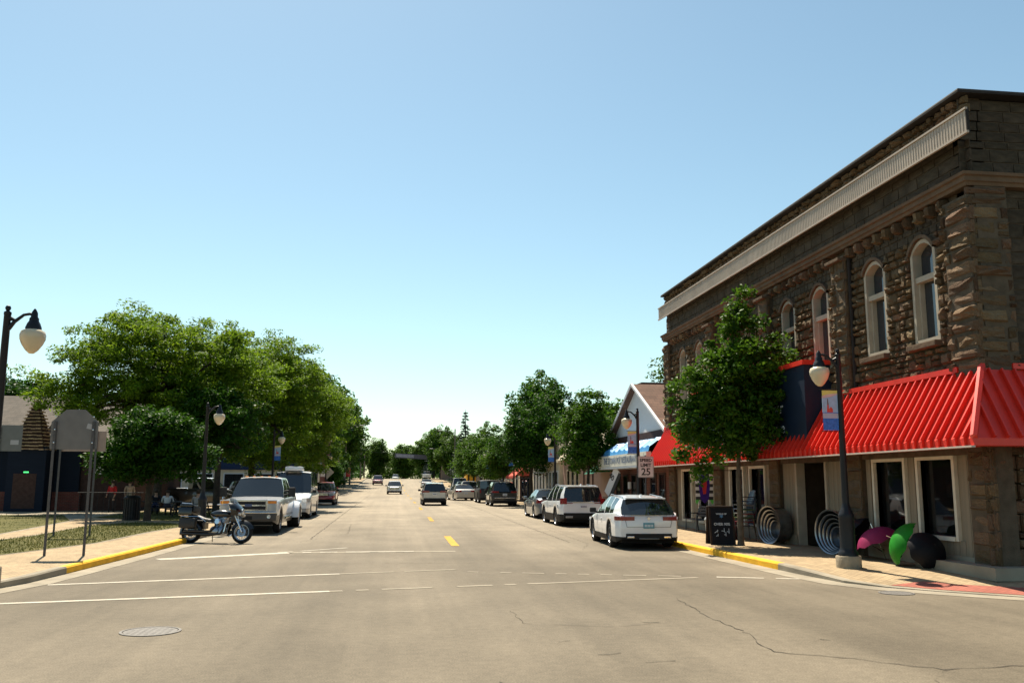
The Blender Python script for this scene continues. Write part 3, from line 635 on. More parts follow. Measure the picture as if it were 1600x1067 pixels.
def car(name,label,loc,heading,col,L=4.7,W=1.85,H=1.65,wb=2.75,fo=.92,r=.34,clr=.2,prof=None,cols=None,segs=None,rw=.72,inset=.93,clad=0,cladm=None,roofm=None,style='five',tail=None,head=None,plate=PLATE,grille=None,mirror=True,rails=False,group=None,cat='car',detail=True,nosebar=None,dually=False,crown=.05,rearlow=.42,rimd=.235,tailtrim=None):
    """local +Y is the nose. prof: top line of the lower body [(y,z)...]; cols: window/pillar lines [(y at belt, y at roof, roof z)]; segs: 'g' glass or 'b' body between lines."""
    t=thing(name,label,cat,loc,heading,group); hl=L/2; yf=hl-fo; yr=yf-wb; Ra=r*1.14
    PY=[p[0] for p in prof]; PZ=[p[1] for p in prof]
    zt=lambda y: float(np.interp(y,PY,PZ))
    def wy(y):
        e=hl-abs(y); k=max(0,1-e/.62); return W/2*(1-.15*k**2.4)
    def zb(y):
        z=clr
        e=hl-abs(y)
        if e<.3: z=clr+.10*(1-e/.3)
        for ya in(yf,yr):
            d=abs(y-ya)
            if d<Ra: z=max(z,r+math.sqrt(Ra*Ra-d*d))
        return z
    ys=set([-hl,hl,-hl+.04,hl-.04,-hl+.12,hl-.12,-hl+.3,hl-.3]+[q for q in PY if -hl<q<hl])
    for ya in(yf,yr):
        for k in range(13): ys.add(round(ya+Ra*1.0*math.cos(PI*k/12),4))
        ys.add(ya+Ra+.005); ys.add(ya-Ra-.005)
    y=-hl
    while y<hl: ys.add(round(y,3)); y+=.3
    ys=sorted(q for q in ys if -hl<=q<=hl); rows=[]
    for y in ys:
        wv=wy(y); b=zb(y); tz=zt(y); sh=max(b+.02,tz-.13); mid=b+(sh-b)*.45
        e=hl-abs(y); shr=.05*max(0,1-e/.12)          # soften the ends
        half=[(wv*.965,b),(wv,mid),(wv*.995,sh),(wv*.955,tz-.035),(wv*.86,tz-shr*.5),(wv*.45,tz+.015-shr),(0,tz+.02-shr)]
        rows.append([(-x,y,z) for x,z in half]+[(x,y,z) for x,z in half[-2::-1]])
    if clad:
        body=MB(); low=MB(); m=len(rows[0])
        body.v=[p for rr in rows for p in rr]; low.v=list(body.v)
        # lower band is re-cut at height clad
        rows2=[];rowsl=[]
        for rr,y in zip(rows,ys):
            b=rr[0][2]; zc=max(b+.012,min(clad if not callable(clad) else clad(y),rr[2][2]-.03)); 
            if any(abs(y-ya)<Ra+.06 for ya in(yf,yr)): zc=max(zc,b+.055)
            wv=-rr[1][0]; q=list(rr); q[0]=(-wv*.985,y,zc); q[1]=(-wv,y,zc+(rr[2][2]-zc)*.4); q[-1]=(wv*.985,y,zc); q[-2]=(wv,y,zc+(rr[2][2]-zc)*.4); rows2.append(q)
            rowsl.append([(-wv*.965,y,b),(-wv*.992-.006,y,zc+.01)]); rowsl[-1]+= [(wv*.992+.006,y,zc+.01),(wv*.965,y,b)]
        rows=rows2; lowm=MB(); lowm.grid([q[:2] for q in rowsl]); lowm.grid([q[2:] for q in rowsl]); 
        for q in(rowsl[0],rowsl[-1]): lowm.add(q,[(0,1,2,3)])
        lowm.build('cladding',cladm or PLASTIC,t,50)
    mb=MB().grid(rows); m=len(rows[0]); n=len(rows); mb.f.append(tuple(range(m))); mb.f.append(tuple((n-1)*m+i for i in range(m))); 
    bd=mb.build('body',col,t,32)
    MB().box(-W/2*.80,W/2*.80,-hl+.12,hl-.12,clr-.02,.62).build('underbody',UNDER,t)
    # greenhouse
    def pb(i,s): 
        y=cols[i][0]; return (s*wy(y)*inset,y,zt(y)-.02)
    def pr(i,s):
        y=cols[i][1]; k=min(1,max(.0,abs(y)/hl-.5)); return (s*W/2*rw*(1-.12*k),y,cols[i][2])
    def pm(i,s):
        a=Vector(pb(i,s)); b=Vector(pr(i,s)); c=(a+b)/2; c.x+=s*.035; return tuple(c)
    nb=len(cols); pil=MB(); gl=[]
    for i,sg in enumerate(segs):
        for s in(-1,1):
            q=[[pb(i,s),pm(i,s),pr(i,s)],[pb(i+1,s),pm(i+1,s),pr(i+1,s)]]
            if sg=='g': gl.append(MB().grid(q))
            else: MB().grid(q).build('pillar',roofm or col,t,30)
    for g in gl: g.build('side_window',AUTOGL,t,30)
    def screen(i,sgn,nm):
        rw_=[]
        for f,fn in((0,pb),(.5,pm),(1,pr)):
            a=Vector(fn(i,-1)); b=Vector(fn(i,1)); line=[]
            for k in range(7):
                u=k/6; p=a.lerp(b,u); bul=.09*(1-(2*u-1)**2); p.y+=sgn*bul; p.z+=(.0 if f<1 else .02*(1-(2*u-1)**2)); line.append(tuple(p))
            rw_.append(line)
        return MB().grid(rw_).build(nm,AUTOGL,t,30)
    screen(0,1,'windscreen'); RW=screen(nb-1,-1,'rear_window')
    rf=[]; 
    idx=list(range(nb))
    for i in idx:
        a=Vector(pr(i,-1)); b=Vector(pr(i,1)); line=[]
        for k in range(9):
            u=k/8; p=a.lerp(b,u); c=1-(2*u-1)**2; p.z+=crown*c**.7; 
            if i==0: p.y+=.09*c
            if i==nb-1: p.y-=.09*c
            line.append(tuple(p))
        rf.append(line)
    RF=MB().grid(rf).build('roof',roofm or col,t,40)
    if rails:
        for s in(-1,1):
            a=pr(1,s); b=pr(nb-1,s); mid=[(a[0]*.93,a[1],a[2]+.02),(a[0]*.93,a[1]-.12,a[2]+.075),(b[0]*.93,b[1]+.25,b[2]+.075),(b[0]*.93,b[1]+.12,b[2]+.02)]
            MB().tube(mid,.016,6).build('roof_rail',RIM,RF)
    # wheels
    tm,rm,rd=wheel_meshes(r,rimd,style)
    def wh(x,y):
        o=obj('wheel',tm,t); o.location=(x,y,r); q=obj('rim',rm,o); q2=obj('brake_disc',rd,o)
    for y in(yf,yr):
        for s in(-1,1): wh(s*(W/2-.135),y)
    for y in(yf,yr):
        MB().box(-W/2+.03,W/2-.03,y-Ra*.97,y+Ra*.97,r*.9,r+Ra*.97).build('wheel_well',UNDER,t)
    # strips that follow the plan outline of nose or tail
    def strip(sgn,xa,reach,z0,z1,m,nm,s=1,offv=.012,par=t,taper=0):
        pts=[]; ye=hl; we=wy(ye)
        k=6
        if xa<we: 
            for i in range(4): pts.append((xa+(we-xa)*i/3,ye))
        if reach>0:
            for i in range(1,k+1): yy=ye-reach*i/k; pts.append((wy(yy),yy))
        out=[]
        rows_=[]
        for j,(x,yy) in enumerate(pts):
            f=j/(len(pts)-1); za=z0+taper*f; zb_=z1
            nx=offv if yy<ye-.01 else offv*.6*(x/we); ny=offv if yy>ye-.15 else 0
            X=s*(x+nx); Y=sgn*(yy+ny); rows_.append([(X*.985,Y-sgn*.05,za-.004),(X,Y,za),(X,Y,zb_),(X*.985,Y-sgn*.05,zb_+.004)])
        return MB().grid(rows_).build(nm,m,par,40)
    if tail:
        for s in(-1,1): strip(-1,tail[0],tail[1],tail[2],tail[3],TAIL,'tail_light',s)
    if head:
        for s in(-1,1): strip(1,head[0],head[1],head[2],head[3],HEAD,'headlight',s)
    if detail:
        bf=MB()
        for s in(-1,1): bf.add([],[])
        if plate: 
            pz=rearlow+.22; po=MB().rbox((0,-hl-.022,pz),(.31,.014,.155),b=.2).build('licence_plate',plate,t)
            lm=MB()
            for k in range(6): lm.box(-.12+k*.042,-.095+k*.042,-hl-.0325,-hl-.03,pz-.035,pz+.03)
            lm.build('plate_characters',mat('plate_ink',(.75,.78,.8),.6,var=0) if plate is PLATEB else mat('plate_ink_dark',(.05,.06,.15),.6,var=0),po)
        # door seams and handles
        for s in(-1,1):
            sm=MB(); hd=MB()
            for (yy) in [c[0] for i,c in enumerate(cols) if 0<i<nb-1 and segs[i-1]!='b'][:3]:
                if abs(yy-yr)<Ra-.1: continue
                wv=wy(yy); z0=clr+.18; z1=zt(yy)-.05; sm.add([(s*(wv*.985+.004),yy-.006,z0),(s*(wv*1.0+.003),yy-.006,(z0+z1)/2-.1),(s*(wv*.975+.002),yy-.006,z1),(s*(wv*.985+.004),yy+.006,z0),(s*(wv*1.0+.003),yy+.006,(z0+z1)/2-.1),(s*(wv*.975+.002),yy+.006,z1)],[(0,1,4,3),(1,2,5,4)])
                hd=MB().rbox((s*(wv+.006),yy+.14,z1-.13),(.035,.17,.03),b=.3); hd.build('door_handle',col if style!='steel' else CHR,t)
            if sm.v: sm.build('door_seam',PLASTIC,t)
    if mirror:
        for s in(-1,1):
            a=pb(0,s); mo=MB().rbox((s*(W/2+.10),a[1]-.24,a[2]+.10),(.2,.12,.15),b=.3); mo.tube([(s*(W/2-.06),a[1]-.22,a[2]+.03),(s*(W/2+.06),a[1]-.24,a[2]+.06)],.03,6); mo.build('mirror',PLASTIC if clad else col,t,40)
    if grille:
        gw,g0,g1=grille; g=MB().rbox((0,hl+.005,(g0+g1)/2),(gw,.05,g1-g0),b=.25).build('grille',PLASTIC,t)
        gb=MB(); 
        for k in range(4): zz=g0+(g1-g0)*(k+.5)/4; gb.box(-gw*.46,gw*.46,hl+.028,hl+.04,zz-.012,zz+.012)
        gb.build('grille_bar',CHR,g); MB().lathe([(.05,hl+.036),(.045,hl+.055),(.001,hl+.055)],12,axis='y',c=(0,0,(g0+g1)/2)).build('badge',CHR,g)
    t['_hl']=hl
    return t,dict(hl=hl,yf=yf,yr=yr,wy=wy,zt=zt,strip=strip,pb=pb,pr=pr,RW=RW,RF=RF)
def wiper(t,I,y,z):
    MB().tube([(0,y,z),(.25,y+.0,z+.02)],.012,5).build('wiper',PLASTIC,t)
WHITE=paint('white_paint',(.74,.755,.78)); SILV=paint('silver_paint',(.45,.44,.43),.5,.35); GREYC=paint('grey_blue_paint',(.17,.19,.21),.5,.35); BLACKC=paint('black_paint',(.014,.014,.016)); REDC=paint('red_paint',(.30,.012,.025),.2); MARO=paint('maroon_paint',(.22,.02,.05),.2); BEIGE=paint('pale_silver_paint',(.55,.52,.47),.4,.35); DKGRN=paint('dark_green_paint',(.02,.035,.025)); BLUEC=paint('blue_grey_paint',(.12,.16,.24),.3)
def suv_prof(L,hood=1.0,belt=1.02,tailz=1.04):
    h=L/2; return [(-h,tailz-.06),(-h+.08,tailz),(-h+.5,belt+.02),(h*.28,belt-.02),(h*.42,hood),(h-.35,hood-.10),(h-.08,hood-.2),(h,hood-.3)]
# --- white wagon beside the yellow kerb (tail towards us)
L=4.95; h=L/2
WAG,I=car('station_wagon','white station wagon with black lower cladding parked next to the yellow kerb',(7.30,27.35,0),R(-3),WHITE,L=L,W=1.86,H=1.5,wb=2.83,fo=.98,r=.345,clr=.19,
 prof=[(-h,.86),(-h+.05,.97),(-h+.3,1.03),(-.8,.985),(h*.30,.93),(h*.45,.92),(h-.5,.80),(h-.1,.68),(h,.58)],
 cols=[(h*.40,h*.03,1.40),(h*.40-.10,h*.03-.08,1.42),(-.28,-.34,1.445),(-.36,-.42,1.445),(-1.12,-1.08,1.43),(-1.18,-1.14,1.425),(-1.72,-1.62,1.385),(-h+.06,-h+.50,1.36)],segs=['b','g','b','g','b','g','b'],rw=.70,clad=.34,rails=True,tail=(.40,.33,.80,.905),head=(.5,.5,.62,.74),plate=PLATEB,rearlow=.44,cat='car')
MB().rbox((0,-h-.012,.36),(1.3,.05,.16),b=.3).build('rear_skid_plate',PLASTIC,WAG); MB().tube([(-.28,-h-.03,.3),(.28,-h-.03,.3)],.022,6).build('bumper_trim',RIM,WAG)
for s in(-1,1): MB().rbox((s*.52,-h-.03,.345),(.2,.03,.06),b=.4).build('exhaust_tip',CHR,WAG)
MB().rbox((0,-h+.44,1.405),(1.16,.22,.035),b=.4).build('spoiler',WHITE,WAG); MB().prism([(-.12,0),(.1,0),(-.05,.07),(-.09,.07)],-.02,.02,'yz').build('roof_antenna',WHITE,WAG).location=(0,-1.45,1.445)
MB().lathe([(.045,-h-.012),(.04,-h-.026),(.001,-h-.026)],14,axis='y',c=(0,0,.855)).build('badge',CHR,WAG); MB().tube([(-.05,-h+.09,1.035),(.05,-h+.02,1.03),(.42,-h+.02,1.05)],.012,5).build('wiper',PLASTIC,WAG)
sm=MB()   # tailgate seam
for a,b in(((-.62,.62),(.62,.62)),((-.62,.62),(-.70,.98)),((.62,.62),(.70,.98))): sm.tube([(a[0],-h-.004,a[1]),(b[0],-h-.002,b[1])],.006,4)
sm.build('tailgate_seam',PLASTIC,WAG)
# --- white three-row suv
L=5.03; h=L/2
EXP,I=car('suv','white three row suv with roof rails parked ahead of the white wagon',(7.92,39.6,0),0,WHITE,L=L,W=2.0,H=1.78,wb=2.86,fo=.98,r=.385,clr=.25,
 prof=[(-h,1.0),(-h+.05,1.1),(-h+.3,1.14),(h*.28,1.09),(h*.44,1.10),(h-.4,1.02),(h-.08,.92),(h,.8)],
 cols=[(h*.40,h*.10,1.68),(h*.40-.12,h*.10-.09,1.70),(-.25,-.32,1.72),(-.36,-.43,1.72),(-1.18,-1.22,1.71),(-1.28,-1.32,1.705),(-2.05,-2.0,1.68),(-h+.05,-h+.26,1.66)],segs=['b','g','b','g','b','g','b'],rw=.745,clad=.55,rails=True,tail=(.70,.22,.98,1.22),head=(.55,.4,.82,.98),grille=(1.0,.7,.95),rearlow=.66,cat='car')
MB().rbox((0,-h-.025,.52),(1.7,.09,.2),b=.3).build('rear_bumper',PLASTIC,EXP); MB().rbox((0,-h-.012,1.07),(.9,.03,.05),b=.3).build('chrome_strip',CHR,EXP)
for s in(-1,1): MB().rbox((s*.62,-h-.07,.46),(.3,.04,.09),b=.4).build('bumper_insert',RIM,EXP); strip=None
for s in(-1,1): MB().rbox((s*.62,-h-.02,1.02),(.32,.02,.03),b=.3).build('tail_reflector',TAIL,EXP)
MB().rbox((0,-h+.2,1.70),(1.3,.2,.035),b=.4).build('spoiler',WHITE,EXP); MB().prism([(-.12,0),(.1,0),(-.05,.07),(-.09,.07)],-.02,.02,'yz').build('roof_antenna',WHITE,EXP).location=(0,-1.9,1.74)
# --- grey sedan
def sedan(name,label,loc,hd,colr,L=4.8,**k):
    h=L/2; d=dict(L=L,W=1.83,H=1.45,wb=2.74,fo=.95,r=.33,clr=.18,prof=[(-h,.86),(-h+.05,.95),(-h+.3,1.0),(-h+.95,1.0),(-.3,.93),(h*.36,.92),(h*.5,.90),(h-.5,.80),(h-.08,.68),(h,.58)],
     cols=[(h*.40,h*.02,1.37),(h*.40-.1,h*.02-.09,1.39),(-.2,-.3,1.415),(-.28,-.38,1.415),(-.95,-.92,1.39),(-h+.72,-1.18,1.37)],segs=['b','g','b','g','b'],rw=.66,tail=(.42,.3,.76,.92),head=(.5,.45,.62,.73),grille=(.8,.5,.62),rearlow=.4); d.update(k); return car(name,label,loc,hd,colr,**d)
sedan('sedan','grey blue sedan parked between the two trees, ahead of the white suv',(8.0,46.6,gz(46)),0,GREYC)
sedan('sedan','pale silver sedan pulled out at an angle ahead of the boxy black off roader',(6.35,84,gz(84)),R(7),BEIGE,L=5.0,W=1.9)
def suv(name,label,loc,hd,colr,L=4.7,W=1.88,hh=1.70,**k):
    h=L/2; z=hh-.06; d=dict(L=L,W=W,H=hh,wb=L*.585,fo=.92,r=.365,clr=.22,prof=suv_prof(L,1.0,1.03,1.05),cols=[(h*.42,h*.10,z-.05),(h*.42-.11,h*.10-.09,z-.02),(-.2,-.28,z),(-.3,-.38,z),(-1.1,-1.12,z-.01),(-1.2,-1.22,z-.01),(-h+.62,-h+.72,z-.04),(-h+.07,-h+.34,z-.06)],segs=['b','g','b','g','b','g','b'],rw=.73,clad=.42,tail=(.5,.25,.9,1.02),head=(.5,.42,.74,.87),grille=(1.0,.58,.8),rearlow=.6); d.update(k); return car(name,label,loc,hd,colr,**d)
BS,I=suv('suv','glossy black suv with red tail lamps parked beyond the grey sedan',(8.0,66.5,gz(66.5)),0,BLACKC,L=4.8,W=1.94,hh=1.76,tail=(.42,.3,.95,1.07)); MB().rbox((0,-2.42,.6),(1.5,.03,.035),b=.3).build('chrome_strip',CHR,BS)
HB,I=suv('off_roader','boxy matt black off roader with spare wheel parked ahead of the glossy black suv',(7.9,75.2,gz(75.2)),0,mat('matt_black_paint',(.02,.02,.021),.5,var=.1),L=4.4,W=1.88,hh=1.85,rw=.84,cols=[(.75,.55,1.74),(.66,.46,1.77),(-.1,-.1,1.79),(-.22,-.22,1.79),(-.95,-.95,1.79),(-1.05,-1.05,1.79),(-1.95,-1.9,1.78),(-2.1,-2.05,1.76)],prof=[(-2.2,1.1),(-2.15,1.18),(.7,1.16),(.85,1.14),(2.0,1.08),(2.2,.98)],tail=(.72,.05,.8,1.05),style='steel',r=.40)
sp=obj('spare_wheel',wheel_meshes(.38,.235,'five')[0],HB); sp.location=(0,-2.33,1.0); sp.rotation_euler=(0,0,R(90))
CR,I=suv('suv','silver crossover driving away in the right hand lane',(3.12,68.6,gz(68.6)),0,SILV,L=4.65,W=1.84,hh=1.66,tail=(.38,.3,.93,1.05),rails=True); MB().rbox((0,-2.36,.42),(1.6,.06,.22),b=.3).build('rear_bumper',PLASTIC,CR)
suv('suv','white crossover driving towards the camera down the street',(.35,117,gz(117)),PI,WHITE,L=4.8,W=1.9,hh=1.67,grille=(1.15,.55,.85),head=(.55,.4,.72,.95))
suv('suv','red compact suv facing the camera behind the passenger van',(-4.95,69.0,gz(69)),PI,REDC,L=4.5,W=1.81,hh=1.68,grille=(.95,.68,.86),head=(.5,.3,.68,.86),rails=True)
suv('minivan','maroon minivan far down the street at the left kerb',(-2.6,172,gz(172)),PI,MARO,L=5,W=1.95,hh=1.78,cat='van')
suv('suv','white suv parked beyond the angled pale silver sedan',(7.75,93,gz(93)),0,WHITE,hh=1.75,group='parked beyond the silver sedan'); suv('suv','blue grey suv parked two spaces beyond the angled pale silver sedan',(7.8,100,gz(100)),0,BLUEC,hh=1.7)
suv('minivan','tall white van parked far along the right kerb near the yellow truck',(7.9,108,gz(108)),0,WHITE,L=5.2,W=1.95,hh=2.1,cat='van'); sedan('sedan','white sedan driving away far beyond the silver crossover',(5.7,152,gz(152)),0,WHITE)
# --- pickups
def pickup(name,label,loc,hd,colr,L=5.9,W=2.0,H=1.92,scale=1,**k):
    h=L/2; z=H-.06; d=dict(L=L,W=W,H=H,wb=L*.64,fo=.95,r=.40,clr=.32,prof=[(-h,1.12),(-h+.03,1.26),(-h+2.0,1.27),(-h+2.05,1.24),(h*.30,1.22),(h*.42,1.24),(h-.3,1.16),(h-.06,1.08),(h,.95)],
      cols=[(h*.40,h*.18,z-.03),(h*.40-.12,h*.18-.1,z),(h*.40-1.2,h*.18-.98,z+.01),(h*.40-1.32,h*.18-1.1,z+.01),(-h+2.35,-h+2.42,z-.01),(-h+2.08,-h+2.2,z-.03)],segs=['b','g','b','g','b'],rw=.74,tail=(.86,.12,.85,1.2),head=(.55,.25,.88,1.08),grille=(1.25,.75,1.1),rearlow=.6,cat='pickup truck'); d.update(k); return car(name,label,loc,hd,colr,**d)
TW=mat('dark_two_tone',(.035,.033,.036),.35,var=.05,coat=.6)
TR,I=pickup('pickup_truck','big white dual rear wheel pickup with chrome grille facing the camera behind the motorcycle',(-4.92,36.0,gz(36)),PI,WHITE,L=6.7,W=2.03,H=2.0,wb=4.37,fo=.97,grille=None,head=None,clad=lambda y:.62,cladm=TW,mirror=False,r=.41)
h=3.35
g=MB().rbox((0,h+.02,.98),(1.28,.07,.40),b=.2).build('grille',CHR,TR); gm=MB()
for zz in(.90,1.06): gm.rbox((0,h+.05,zz),(1.16,.03,.11),b=.2)
gm.build('grille_mesh',PLASTIC,g); MB().rbox((0,h+.075,.98),(.24,.02,.1),b=.45).build('badge',mat('navy_badge',(.02,.05,.15),.3,var=0,coat=1),g)
for s in(-1,1):
    MB().rbox((s*.80,h+.0,.97),(.33,.09,.40),b=.2).build('headlight',HEAD,TR); MB().rbox((s*.80,h+.045,1.09),(.29,.02,.09),b=.2).build('turn_signal',AMB,TR)
    mo=MB().rbox((s*1.24,1.30,1.42),(.24,.14,.34),b=.2); mo.tube([(s*.95,1.30,1.30),(s*1.18,1.30,1.36)],.035,6).tube([(s*.95,1.30,1.45),(s*1.18,1.30,1.48)],.03,6); mo.build('tow_mirror',PLASTIC,TR)
    # dual wheel fender
    f=MB(); rows=[]
    for i in range(13):
        a=PI*i/12; row=[]
        for j in range(6):
            b=j/5; rr=.56+.0*b; row.append((s*(.98+.27*math.sin(b*PI/2)),I['yr']+(rr+.06*(1-b))*math.cos(a)*1.05,.41+(rr+.10*(1-b))*math.sin(a)))
        row.append((s*1.25,I['yr']+.47*math.cos(a),.41+.47*math.sin(a))); rows.append(row)
    f.grid(rows).build('dual_fender',WHITE,TR,50)
    tm,rm,rd=wheel_meshes(.41,.235,'steel'); o=obj('wheel',tm,TR); o.location=(s*1.10,I['yr'],.41); obj('rim',rm,o)
MB().rbox((0,h+.06,.60),(1.98,.2,.28),b=.25).build('front_bumper',TW,TR); MB().rbox((0,h+.10,.735),(1.96,.16,.05),b=.3).build('bumper_cap',CHR,TR)
for s in(-1,1): MB().lathe([(.075,h+.15),(.06,h+.17),(.001,h+.165)],14,axis='y',c=(s*.72,0,.60)).build('fog_light',HEAD,TR); MB().tube([(s*1.03,1.5,.50),(s*1.03,-.9,.50)],.055,8).build('running_board',CHR,TR)
MB().rbox((0,h+.165,.56),(.32,.02,.13),b=.3).build('tow_plate',PLASTIC,TR)
for x in(-.55,-.28,0,.28,.55): MB().rbox((x,h*.18-.16,1.985),(.10,.12,.05),b=.4).build('roof_marker_light',AMB,TR)
mb=MB(); mb.rbox((0,h-.12,1.155),(1.05,.05,.03),b=.3); mb.build('hood_lettering',mat('grey_letter',(.3,.3,.3),.4,var=0),TR)
# --- passenger van
L=5.9; h=L/2
VAN,I=car('passenger_van','tall two tone white and grey passenger van with roof air conditioner behind the white pickup',(-4.9,47.6,gz(47.6)),PI,WHITE,L=L,W=2.02,H=2.35,wb=3.66,fo=1.0,r=.36,clr=.22,
 prof=[(-h,1.2),(-h+.05,1.28),(h*.50,1.24),(h*.62,1.20),(h-.4,1.05),(h-.1,.92),(h,.8)],cols=[(h*.60,h*.30,2.18),(h*.60-.13,h*.30-.12,2.22),(h*.30-.55,h*.30-.72,2.25),(h*.30-.65,h*.30-.82,2.25),(-.75,-.8,2.26),(-.85,-.9,2.26),(-h+.35,-h+.38,2.25),(-h+.05,-h+.12,2.22)],segs=['b','g','b','g','b','g','b'],rw=.83,clad=lambda y:.98 if y<h*.62 else .98-.5*min(1,(y-h*.62)/.5),cladm=mat('grey_two_tone',(.24,.24,.25),.35,.3,var=.05,coat=.8),tail=(.88,.1,.8,1.3),head=(.62,.45,.78,.98),grille=(.9,.6,.85),mirror=True,cat='van')
MB().rbox((0,.55,2.40),(.85,1.15,.22),b=.35).build('roof_air_conditioner',WHITE,VAN,40)
# parked beyond the park corner
pickup('pickup_truck','black crew cab pickup with pale roof parked side on under the trees',(-11.9,60.5,gz(60)+.03),R(-90),BLACKC,roofm=SILV); suv('suv','dark green suv in the parking lot behind the white pickup',(-8.4,57.6,gz(57)+.1),R(-150),DKGRN,hh=1.72)
pickup('pickup_truck','white pickup far down the right lane near the overhead banner',(8.4,222,gz(222)),0,WHITE); suv('suv','white suv far away under the overhead banner',(1.0,262,gz(262)),PI,WHITE)
# yellow box truck
YT=thing('box_truck','yellow box truck parked far along the right kerb','truck',(11.6,131,gz(131)+.15),0)
YB=mat('yellow_truck_paint',(.75,.40,.02),.4,var=.06); MB().rbox((0,-1.2,1.75),(2.3,4.2,2.2),b=.06).build('box',YB,YT); MB().rbox((0,1.9,1.35),(2.1,1.6,1.6),b=.15).build('cab',YB,YT); MB().box(-.95,.95,2.705,2.72,1.5,2.0).build('windscreen',AUTOGL,YT)
for x in(-.9,.9):
    for y in(-2.3,1.9): o=obj('wheel',wheel_meshes(.4,.235,'steel')[0],YT); o.location=(x,y,.4)
# --- motorcycle (local +Y forward)
BLK=mat('bike_black',(.005,.005,.006),.25,var=.05,coat=.4); LEA=mat('black_leather',(.009,.008,.008),.5,var=.15,scale=15,bump=.2); ENG2=mat('dark_exhaust',(.06,.06,.062),.35,.9,var=.1); ENG=mat('engine_metal',(.24,.26,.31),.25,.95,var=.1)
def motorcycle(label,loc,rz,group):
    t=thing('motorcycle',label,'motorcycle',loc,rz,group)
    def whl(y,r,wd):
        o=MB().lathe([(r*.72,-wd*.4),(r*.88,-wd*.5),(r*.97,-wd*.3),(r,0),(r*.97,wd*.3),(r*.88,wd*.5),(r*.72,wd*.4)],32,axis='x').build('wheel',TYRE,t,60); o.location=(0,y,r)
        m=MB().lathe([(r*.73,-wd*.42),(r*.66,-wd*.40),(r*.64,0),(r*.66,wd*.40),(r*.73,wd*.42)],32,axis='x'); m.lathe([(.06,-.06),(.06,.06)],12,axis='x',cap=True)
        for i in range(20):
            a=2*PI*i/20; m.tube([(.035*(1 if i%2 else -1),.05*math.cos(a),.05*math.sin(a)),(0,r*.66*math.cos(a+.3),r*.66*math.sin(a+.3))],.006,4)
        m.build('rim',mat('bike_rim',(.22,.22,.23),.3,.9,var=.05),o); MB().lathe([(.13,.05),(.13,.058),(.07,.058)],20,axis='x').build('brake_disc',ENG,o)
    whl(.80,.325,.13); whl(-.80,.315,.15)
    def fender(y,r,a0,a1,wd,nm):
        rows=[]
        for i in range(11):
            a=R(a0+(a1-a0)*i/10); rows.append([(x*wd,y+(r-abs(x)**2*.09*4*.3)*math.cos(a),.32+(r-abs(x)**2*.12)*math.sin(a)) for x in(-1,-.7,0,.7,1)])
        MB().grid([[(x,y_,z) for x,y_,z in q] for q in rows]).build(nm,BLK,t,60)
    fender(.80,.375,20,165,.085,'front_fender'); fender(-.80,.385,15,185,.11,'rear_fender')
    for s in(-1,1): 
        f=MB().tube([(s*.10,.83,.33),(s*.10,.62,.72),(s*.10,.50,.98)],[.032,.03,.026],8); f.build('fork',CHR,t,50)
        MB().tube([(s*.06,.42,1.06),(s*.22,.36,1.13),(s*.42,.18,1.10)],.014,6).tube([(s*.40,.20,1.10),(s*.46,.12,1.09)],.022,8).build('handlebar',CHR,t)
        mi=MB().tube([(s*.38,.24,1.11),(s*.43,.28,1.26)],.008,5); mi.rbox((s*.44,.28,1.29),(.12,.03,.07),b=.35); mi.build('mirror',CHR,t)
        MB().rbox((s*.27,-.82,.56),(.20,.52,.30),b=.3).build('saddlebag',LEA,t,50)
        MB().tube([(s*.19,-.3,.62),(s*.30,-.5,.76),(s*.30,-1.05,.76),(s*.26,-1.08,.62)],.014,6).build('crash_bar',CHR,t)
        MB().tube([(s*.12,.45,.62),(s*.33,.40,.55),(s*.33,.36,.32),(s*.12,.34,.22)],.016,6).build('engine_guard',CHR,t)
        MB().lathe([(.001,.10),(.045,.095),(.055,.05),(.03,0)],12,axis='y',c=(s*.17,.66,.86)).build('spot_lamp',HEAD,t)
    # tank, seat, fairing, engine
    MB().lathe([(.001,-.40),(.09,-.34),(.15,-.18),(.165,0),(.14,.16),(.07,.27),(.001,.29)],14,axis='y',c=(0,.13,.86),sc=(1,.85)).build('fuel_tank',BLK,t,60)
    st=MB(); rows=[]
    for y,z,wd in((-.92,.80,.10),(-.80,.83,.13),(-.55,.80,.16),(-.42,.74,.18),(-.2,.70,.17),(-.05,.72,.10)): rows.append([(-wd,y,z-.07),(-wd*.9,y,z-.01),(-wd*.4,y,z+.015),(wd*.4,y,z+.015),(wd*.9,y,z-.01),(wd,y,z-.07)])
    st.grid(rows).build('seat',LEA,t,60); None
    fa=MB(); rows=[]
    for i in range(11):
        a=PI*i/10; x=.36*math.cos(a); d=math.sin(a)**.6; rows.append([(x*.82,.50+.22*d,.80),(x,.52+.24*d,.95),(x*1.05,.46+.24*d,1.07),(x*.8,.38+.22*d,1.17)])
    fa.grid(rows).build('fairing',BLK,t,60)
    ws=MB(); rows=[]
    for i in range(9): a=PI*(.1+.8*i/8); rows.append([(.30*math.cos(a),.38+.22*math.sin(a)**.6,1.16),(.22*math.cos(a),.26+.20*math.sin(a)**.6,1.33)])
    ws.grid(rows).build('windshield',mat_glass('smoked_windshield',(.05,.05,.05),.05,.5),t,60)
    MB().lathe([(.001,.77),(.08,.76),(.095,.70),(.08,.6)],18,axis='y',c=(0,0,.93)).build('headlight',HEAD,t,50)
    en=MB().rbox((0,.08,.36),(.30,.42,.24),b=.25); en.lathe([(.13,.16),(.13,.19),(.10,.21),(.001,.21)],20,axis='x',c=(0,-.02,.36)); en.build('crankcase',ENG,t,40)
